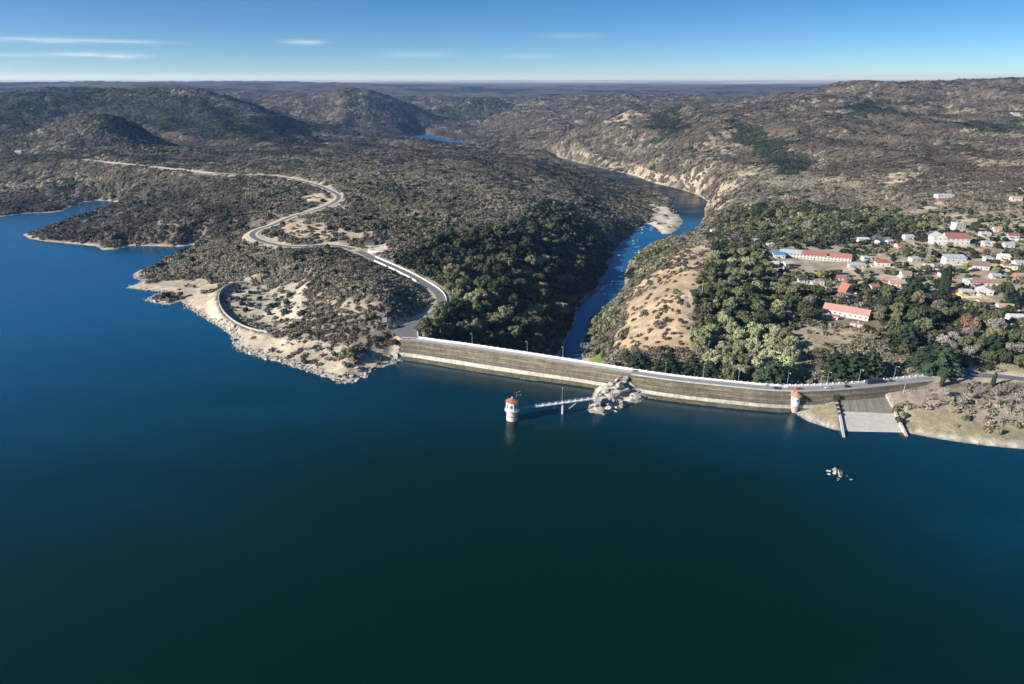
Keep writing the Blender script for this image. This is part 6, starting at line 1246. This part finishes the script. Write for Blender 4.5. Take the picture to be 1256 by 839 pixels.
# picked out one by one (base of the trunk in the photograph)
for k_, px_, py_, s, lb in [
 ('conifer', 783, 457, 1.22, 'dark layered pine just right of the rock outcrop behind the dam'), ('olive', 768, 449, 1.15, 'broad olive green tree behind the rock outcrop, left of the pines'), ('olive', 801, 458, .85, 'bright green bushy tree between the first two dam pines'),
 ('conifer', 822, 462, 1.22, 'dark pine on the dam road, second from the rock outcrop'), ('conifer', 846, 466, 1.28, 'dark pine on the dam road below the willows'), ('conifer', 868, 468, 1.15, 'dark pine right of the willow front, close to the dam road'), ('evergreen', 890, 469, 1.2, 'round dark tree on the dam road between pines'),
 ('conifer', 946, 474, 1.34, 'tall dark pine on the dam road left of the green lawn'), ('evergreen', 932, 472, 1.0, 'dark rounded tree leaning against the tall pine by the lawn'), ('conifer', 1026, 462, 1.41, 'wide dark cedar behind the crest road, leftmost of the cedar row'), ('conifer', 1046, 463, 1.47, 'wide dark cedar in the middle of the cedar row'), ('conifer', 1066, 461, 1.34, 'wide dark cedar at the right end of the cedar row'),
 ('evergreen', 1005, 446, 1.0, 'dark round tree on the straw slope above the lawn'), ('conifer', 1150, 458, 1.60, 'largest dark cedar at the right end of the dam road'), ('conifer', 1128, 452, 1.15, 'dark cedar left of the largest cedar'), ('conifer', 1113, 425, 1.2, 'tall blue green cedar at the foot of the park'), ('conifer', 1120, 362, 1.15, 'dark cedar on the village edge left of the cypresses'),
 ('cypress', 1154, 359, 1.25, 'tall dark cypress, left of the village pair'), ('cypress', 1161, 361, 1.3, 'tall dark cypress, right of the village pair'), ('cypress', 1232, 285, .9, 'dark pointed cypress by the upper right houses'), ('cypress', 1154, 474, .75, 'slim cypress in front of the largest cedar'), ('cypress', 1216, 475, .62, 'slim dark cypress by the red earth bank at right'),
 ('yellow', 1007, 344, 1.0, 'bright yellow green tree in front of the hotel'), ('yellow', 1129, 284, 1.05, 'round yellow green tree left of the church'), ('yellow', 1184, 334, .8, 'rounded yellow green bush tree below the modern house'), ('evergreen', 1196, 286, 1.25, 'large round dark tree behind the church block'),
 ('rust', 1187, 406, 1.2, 'rust brown crowned tree in the middle of the park'), ('evergreen', 1195, 388, 1.4, 'large dark tree behind the rust brown crown'), ('grey', 1220, 408, 1.3, 'broad grey leafless tree right of the rust brown crown'), ('grey', 1150, 383, 1.2, 'broad grey leafless tree below the brick house'), ('grey', 1168, 420, 1.0, 'grey leafless tree below the rust brown crown'),
 ('evergreen', 1230, 366, 1.3, 'dark tree at the right of the terrace row'), ('conifer', 1243, 375, .9, 'dark conifer at the right edge by the diagonal path'), ('evergreen', 1122, 400, 1.5, 'dense dark tree above the blue green cedar'), ('evergreen', 1138, 398, 1.4, 'dense dark tree right of the blue green cedar'), ('olive', 1100, 388, 1.3, 'olive green tree at the left front of the park'),
 ('willow', 428, 442, .95, 'pale green bushy tree on the headland above the boulder shore'), ('olive', 436, 436, .8, 'olive green tree behind the pale headland tree'), ('rust', 478, 424, .55, 'small rust tinted bush tree where the headland meets the dam'), ('evergreen', 486, 425, .6, 'small dark tree at the left end of the dam'),
 ('evergreen', 205, 366, .62, 'dark bushy tree on the tiny spit left of the sandy beach'), ('olive', 222, 364, .5, 'small olive tree on the right of the tiny spit'), ('grey', 762, 466, .6, 'straw coloured leafless shrub tree on top of the rock outcrop'),
 ('willow', 733, 402, 1.0, 'pale green tree on the river bank below the tan spur'), ('willow', 745, 397, .9, 'second pale green tree on the river bank, nearer the spur'), ('evergreen', 740, 424, .9, 'dark tree by the river left of the dirt track'), ('olive', 748, 428, .7, 'olive tree beside the dirt track below the spur'),
 ('evergreen', 862, 340, .5, 'single dark bush tree on top of the tan spur'), ('bare', 1225, 497, .9, 'bare grey tree on the right bank, nearest the shore'), ('bare', 1200, 487, .9, 'bare grey tree on the right bank below the red earth'), ('bare', 1240, 480, 1.0, 'bare grey tree at the right edge above the shore'), ('bare', 1180, 484, .8, 'bare grey tree left on the right bank'),
 ('grey', 1170, 462, .8, 'grey leafless tree right of the largest cedar'), ('evergreen', 1228, 446, .9, 'dark tree above the red earth bank'), ('olive', 1250, 452, .9, 'olive tree at the right edge above the bank'), ('grey', 1252, 495, .9, 'grey leafless bush tree at the right edge of the shore bank')]:
    tree_px(k_, px_, py_, s, lb)
def grove(poly, n, gap, mix, group, label, s=(.75, 1.1), tries=12):
    P = np.array(poly); c_ = 0
    for _ in range(n * tries):
        px_, py_ = tr.uniform(P[:, 0].min(), P[:, 0].max()), tr.uniform(P[:, 1].min(), P[:, 1].max())
        if not inside(np.array([px_]), np.array([py_]), poly)[0]: continue
        g = G(px_, py_); sc_ = tr.uniform(*s)
        if any((g[0] - a) ** 2 + (g[1] - b_) ** 2 < (gap * .5 * (sc_ + r_ / 5.0)) ** 2 for a, b_, r_ in TREES): continue
        if any(abs(g[0] - a) < r_ and abs(g[1] - b_) < r_ for a, b_, r_ in NO_BUSH if r_ > 5): continue
        if grid_at(DD, np.array([g[0]]), np.array([g[1]]))[0] < 9 or grid_at(DR, np.array([g[0]]), np.array([g[1]]))[0] < 3 or grid_at(DL, np.array([g[0]]), np.array([g[1]]))[0] < 16: continue
        k_ = tr.choices(list(mix), list(mix.values()))[0]
        hue_ = {'evergreen': 'dark evergreen', 'olive': 'olive green', 'willow': 'pale green', 'yellow': 'yellow green', 'rust': 'rust brown', 'conifer': 'dark conifer', 'cypress': 'slim cypress', 'bare': 'bare grey', 'grey': 'grey leafless'}[k_]
        plant(k_, *g, sc_, None, group); PEND.append((TREE_OB[-1], hue_, sc_ / s[1], px_, py_)); c_ += 1
        if c_ >= n: break
grove([(516, 412), (556, 372), (600, 370), (690, 385), (684, 425), (610, 428), (560, 420)], 44, 10.5, {'evergreen': 5, 'olive': 3.2, 'willow': 1.3}, 'trees below the left dam', 'in the dense wood just behind the left dam', (1.05, 1.6))
grove([(552, 368), (540, 345), (600, 320), (720, 325), (700, 380), (600, 368)], 44, 10.5, {'evergreen': 6, 'olive': 2.5, 'willow': .5}, 'trees on the shaded gorge slope', 'on the shaded gorge slope left of the river', (1.0, 1.5))
grove([(500, 318), (540, 292), (640, 278), (690, 260), (740, 300), (720, 325), (600, 320), (540, 340)], 46, 11.5, {'evergreen': 6, 'olive': 2.0}, 'trees on the gorge rim', 'high on the gorge rim above the shaded slope', (.8, 1.2))
grove([(870, 308), (930, 312), (950, 345), (1000, 372), (1006, 393), (950, 402), (880, 408), (862, 395), (862, 350)], 62, 10.0, {'evergreen': 3.6, 'olive': 4.4, 'willow': .9, 'grey': .5}, 'trees on the wooded knoll', 'on the wooded knoll right of the tan spur', (.85, 1.25))
grove([(855, 410), (900, 412), (960, 405), (975, 425), (965, 462), (900, 464), (850, 450)], 30, 9.0, {'willow': 6, 'grey': 1.6, 'olive': 1}, 'willows behind the dam', 'in the pale willow thicket behind the right dam', (.8, 1.15))
grove([(870, 290), (890, 262), (1000, 260), (1130, 266), (1140, 284), (1080, 288), (1000, 300), (900, 300)], 46, 11, {'evergreen': 4, 'olive': 3.5, 'grey': 1.4, 'conifer': .5}, 'trees in the belt above the village', 'in the tree belt between village and hill slope', (.8, 1.25))
grove([(945, 330), (1010, 325), (1130, 300), (1200, 305), (1256, 300), (1256, 372), (1180, 345), (1100, 340), (1060, 385), (1010, 372)], 44, 9, {'evergreen': 3.5, 'olive': 2.5, 'grey': 1.6, 'yellow': .3}, 'trees among the houses', 'among the village houses', (.45, .95), 30)
grove([(1066, 352), (1140, 366), (1256, 392), (1256, 440), (1190, 450), (1110, 440), (1070, 405)], 40, 10, {'evergreen': 4, 'olive': 2.6, 'grey': 2.2, 'conifer': .5}, 'trees in the hillside park', 'in the hillside park below the village', (.8, 1.3))
grove([(1110, 478), (1170, 478), (1256, 486), (1256, 505), (1180, 500), (1120, 492)], 12, 7, {'bare': 4, 'grey': 1}, 'bare trees on the right bank', 'on the stony bank right of the ramp', (.5, .85))

# every tree of the groves is told from its neighbours by size, colour and the landmark next to it
MARKS = [(548, 366, 'the white walled road bend'), (573, 422, 'the left dam lamp nearest the road'), (640, 430, 'the middle lamp of the left dam'), (687, 440, 'the lamp before the river'), (742, 350, 'the river rapids'), (475, 306, 'the lookout terrace'), (815, 272, 'the gravel bar'),
         (752, 312, 'the river narrows'), (839, 378, 'the spur pylon'), (861, 355, 'the spur utility pole'), (1007, 338, 'the yellow green hotel tree'), (1000, 312, 'the long hotel'), (955, 315, 'the blue roofed shed'), (1038, 380, 'the long hall'), (1041, 355, 'the steep chalet'), (1165, 290, 'the church'),
         (1158, 345, 'the cypress pair'), (1212, 348, 'the terrace row'), (1187, 400, 'the rust brown tree'), (1113, 415, 'the blue green cedar'), (1150, 448, 'the largest cedar'), (1046, 455, 'the cedar row'), (946, 462, 'the pine by the lawn'), (846, 458, 'the dam pines'), (1129, 278, 'the round yellow green tree'), (1138, 312, 'the village pylon'),
         (1232, 278, 'the pointed upper cypress'), (929, 297, 'the lone grey hut'), (877, 283, 'the white riverside building'), (1082, 297, 'the deep blue roof'), (1108, 482, 'the ramp corner post'), (1216, 470, 'the slim bank cypress'), (980, 410, 'the straw path'), (1083, 322, 'the hipped red roof'), (1172, 318, 'the modern mono pitch house')]
seen = {}
for o, hue_, f_, px_, py_ in PEND:
    mx_, my_, t_ = min(MARKS, key=lambda q: (q[0] - px_) ** 2 + 2.5 * (q[1] - py_) ** 2); dx_, dy_ = px_ - mx_, py_ - my_
    rel = ('left of' if dx_ < 0 else 'right of') if abs(dx_) > 1.3 * abs(dy_) else ('above' if dy_ < 0 else 'below')
    size_ = 'small' if f_ < .78 else ('large' if f_ > .92 else 'middling')
    seen.setdefault((size_ + ' ' + hue_, 'tree ' + rel + ' ' + t_), []).append((px_, o))
ORD = ['leftmost', 'second', 'third', 'fourth', 'fifth', 'sixth', 'seventh', 'eighth', 'ninth', 'tenth', 'eleventh', 'twelfth', 'thirteenth', 'fourteenth', 'fifteenth', 'sixteenth', 'seventeenth', 'eighteenth', 'nineteenth', 'twentieth']
for (a_, b_), L_ in seen.items():
    L_.sort(key=lambda q: q[0])
    for i, (_, o) in enumerate(L_):
        if len(L_) == 1: o['label'] = a_ + ' ' + b_
        elif i == 0: o['label'] = 'leftmost ' + a_ + ' ' + b_
        elif i == len(L_) - 1: o['label'] = 'rightmost ' + a_ + ' ' + b_
        else: o['label'] = a_ + ' ' + b_ + ', ' + ORD[min(i, 19)] + ' from left'

plant_scrub()
# loose stones on bare ground: too many to count
sr = np.random.default_rng(19); N_ = 60000
sx_, sy_ = sr.uniform(-420, 420, N_), sr.uniform(340, 760, N_); sz_ = grid_at(HZ, sx_, sy_); zz_, _, _ = zone_index(sx_, sy_, sz_, 1.2); sl_ = grid_at(DL, sx_, sy_)
pz = np.array([{'sand': .10, 'bowl': .35, 'barecut': .45, 'headland': .10, 'ochre': .05, 'bank': .22, 'rockpile': .6, 'spur': .06}.get(z[0], 0.0) for z in ZONES])[zz_]
pz = np.where((sl_ > -.5) & (sl_ < 9), np.maximum(pz, .42), pz); ks = np.where((sr.uniform(size=N_) < pz) & (sl_ > -.8) & (grid_at(DD, sx_, sy_) > 8) & ~inside(sx_, sy_, RAMP))[0]
mr_ = [rock_mesh(950 + i, 1) for i in range(6)]
scatter('loose_stones', 'loose pale stones strewn over the bare shores and cuts', np.c_[sx_[ks], sy_[ks], sz_[ks]], sr.uniform(.2, .75, len(ks)) * np.where(sr.uniform(size=len(ks)) < .1, 1.8, 1), np.c_[sr.uniform(0, 6, len(ks)), sr.uniform(0, 6, len(ks)), sr.uniform(0, 6, len(ks))], mr_, None, sr.integers(0, 6, len(ks)), 'stones')
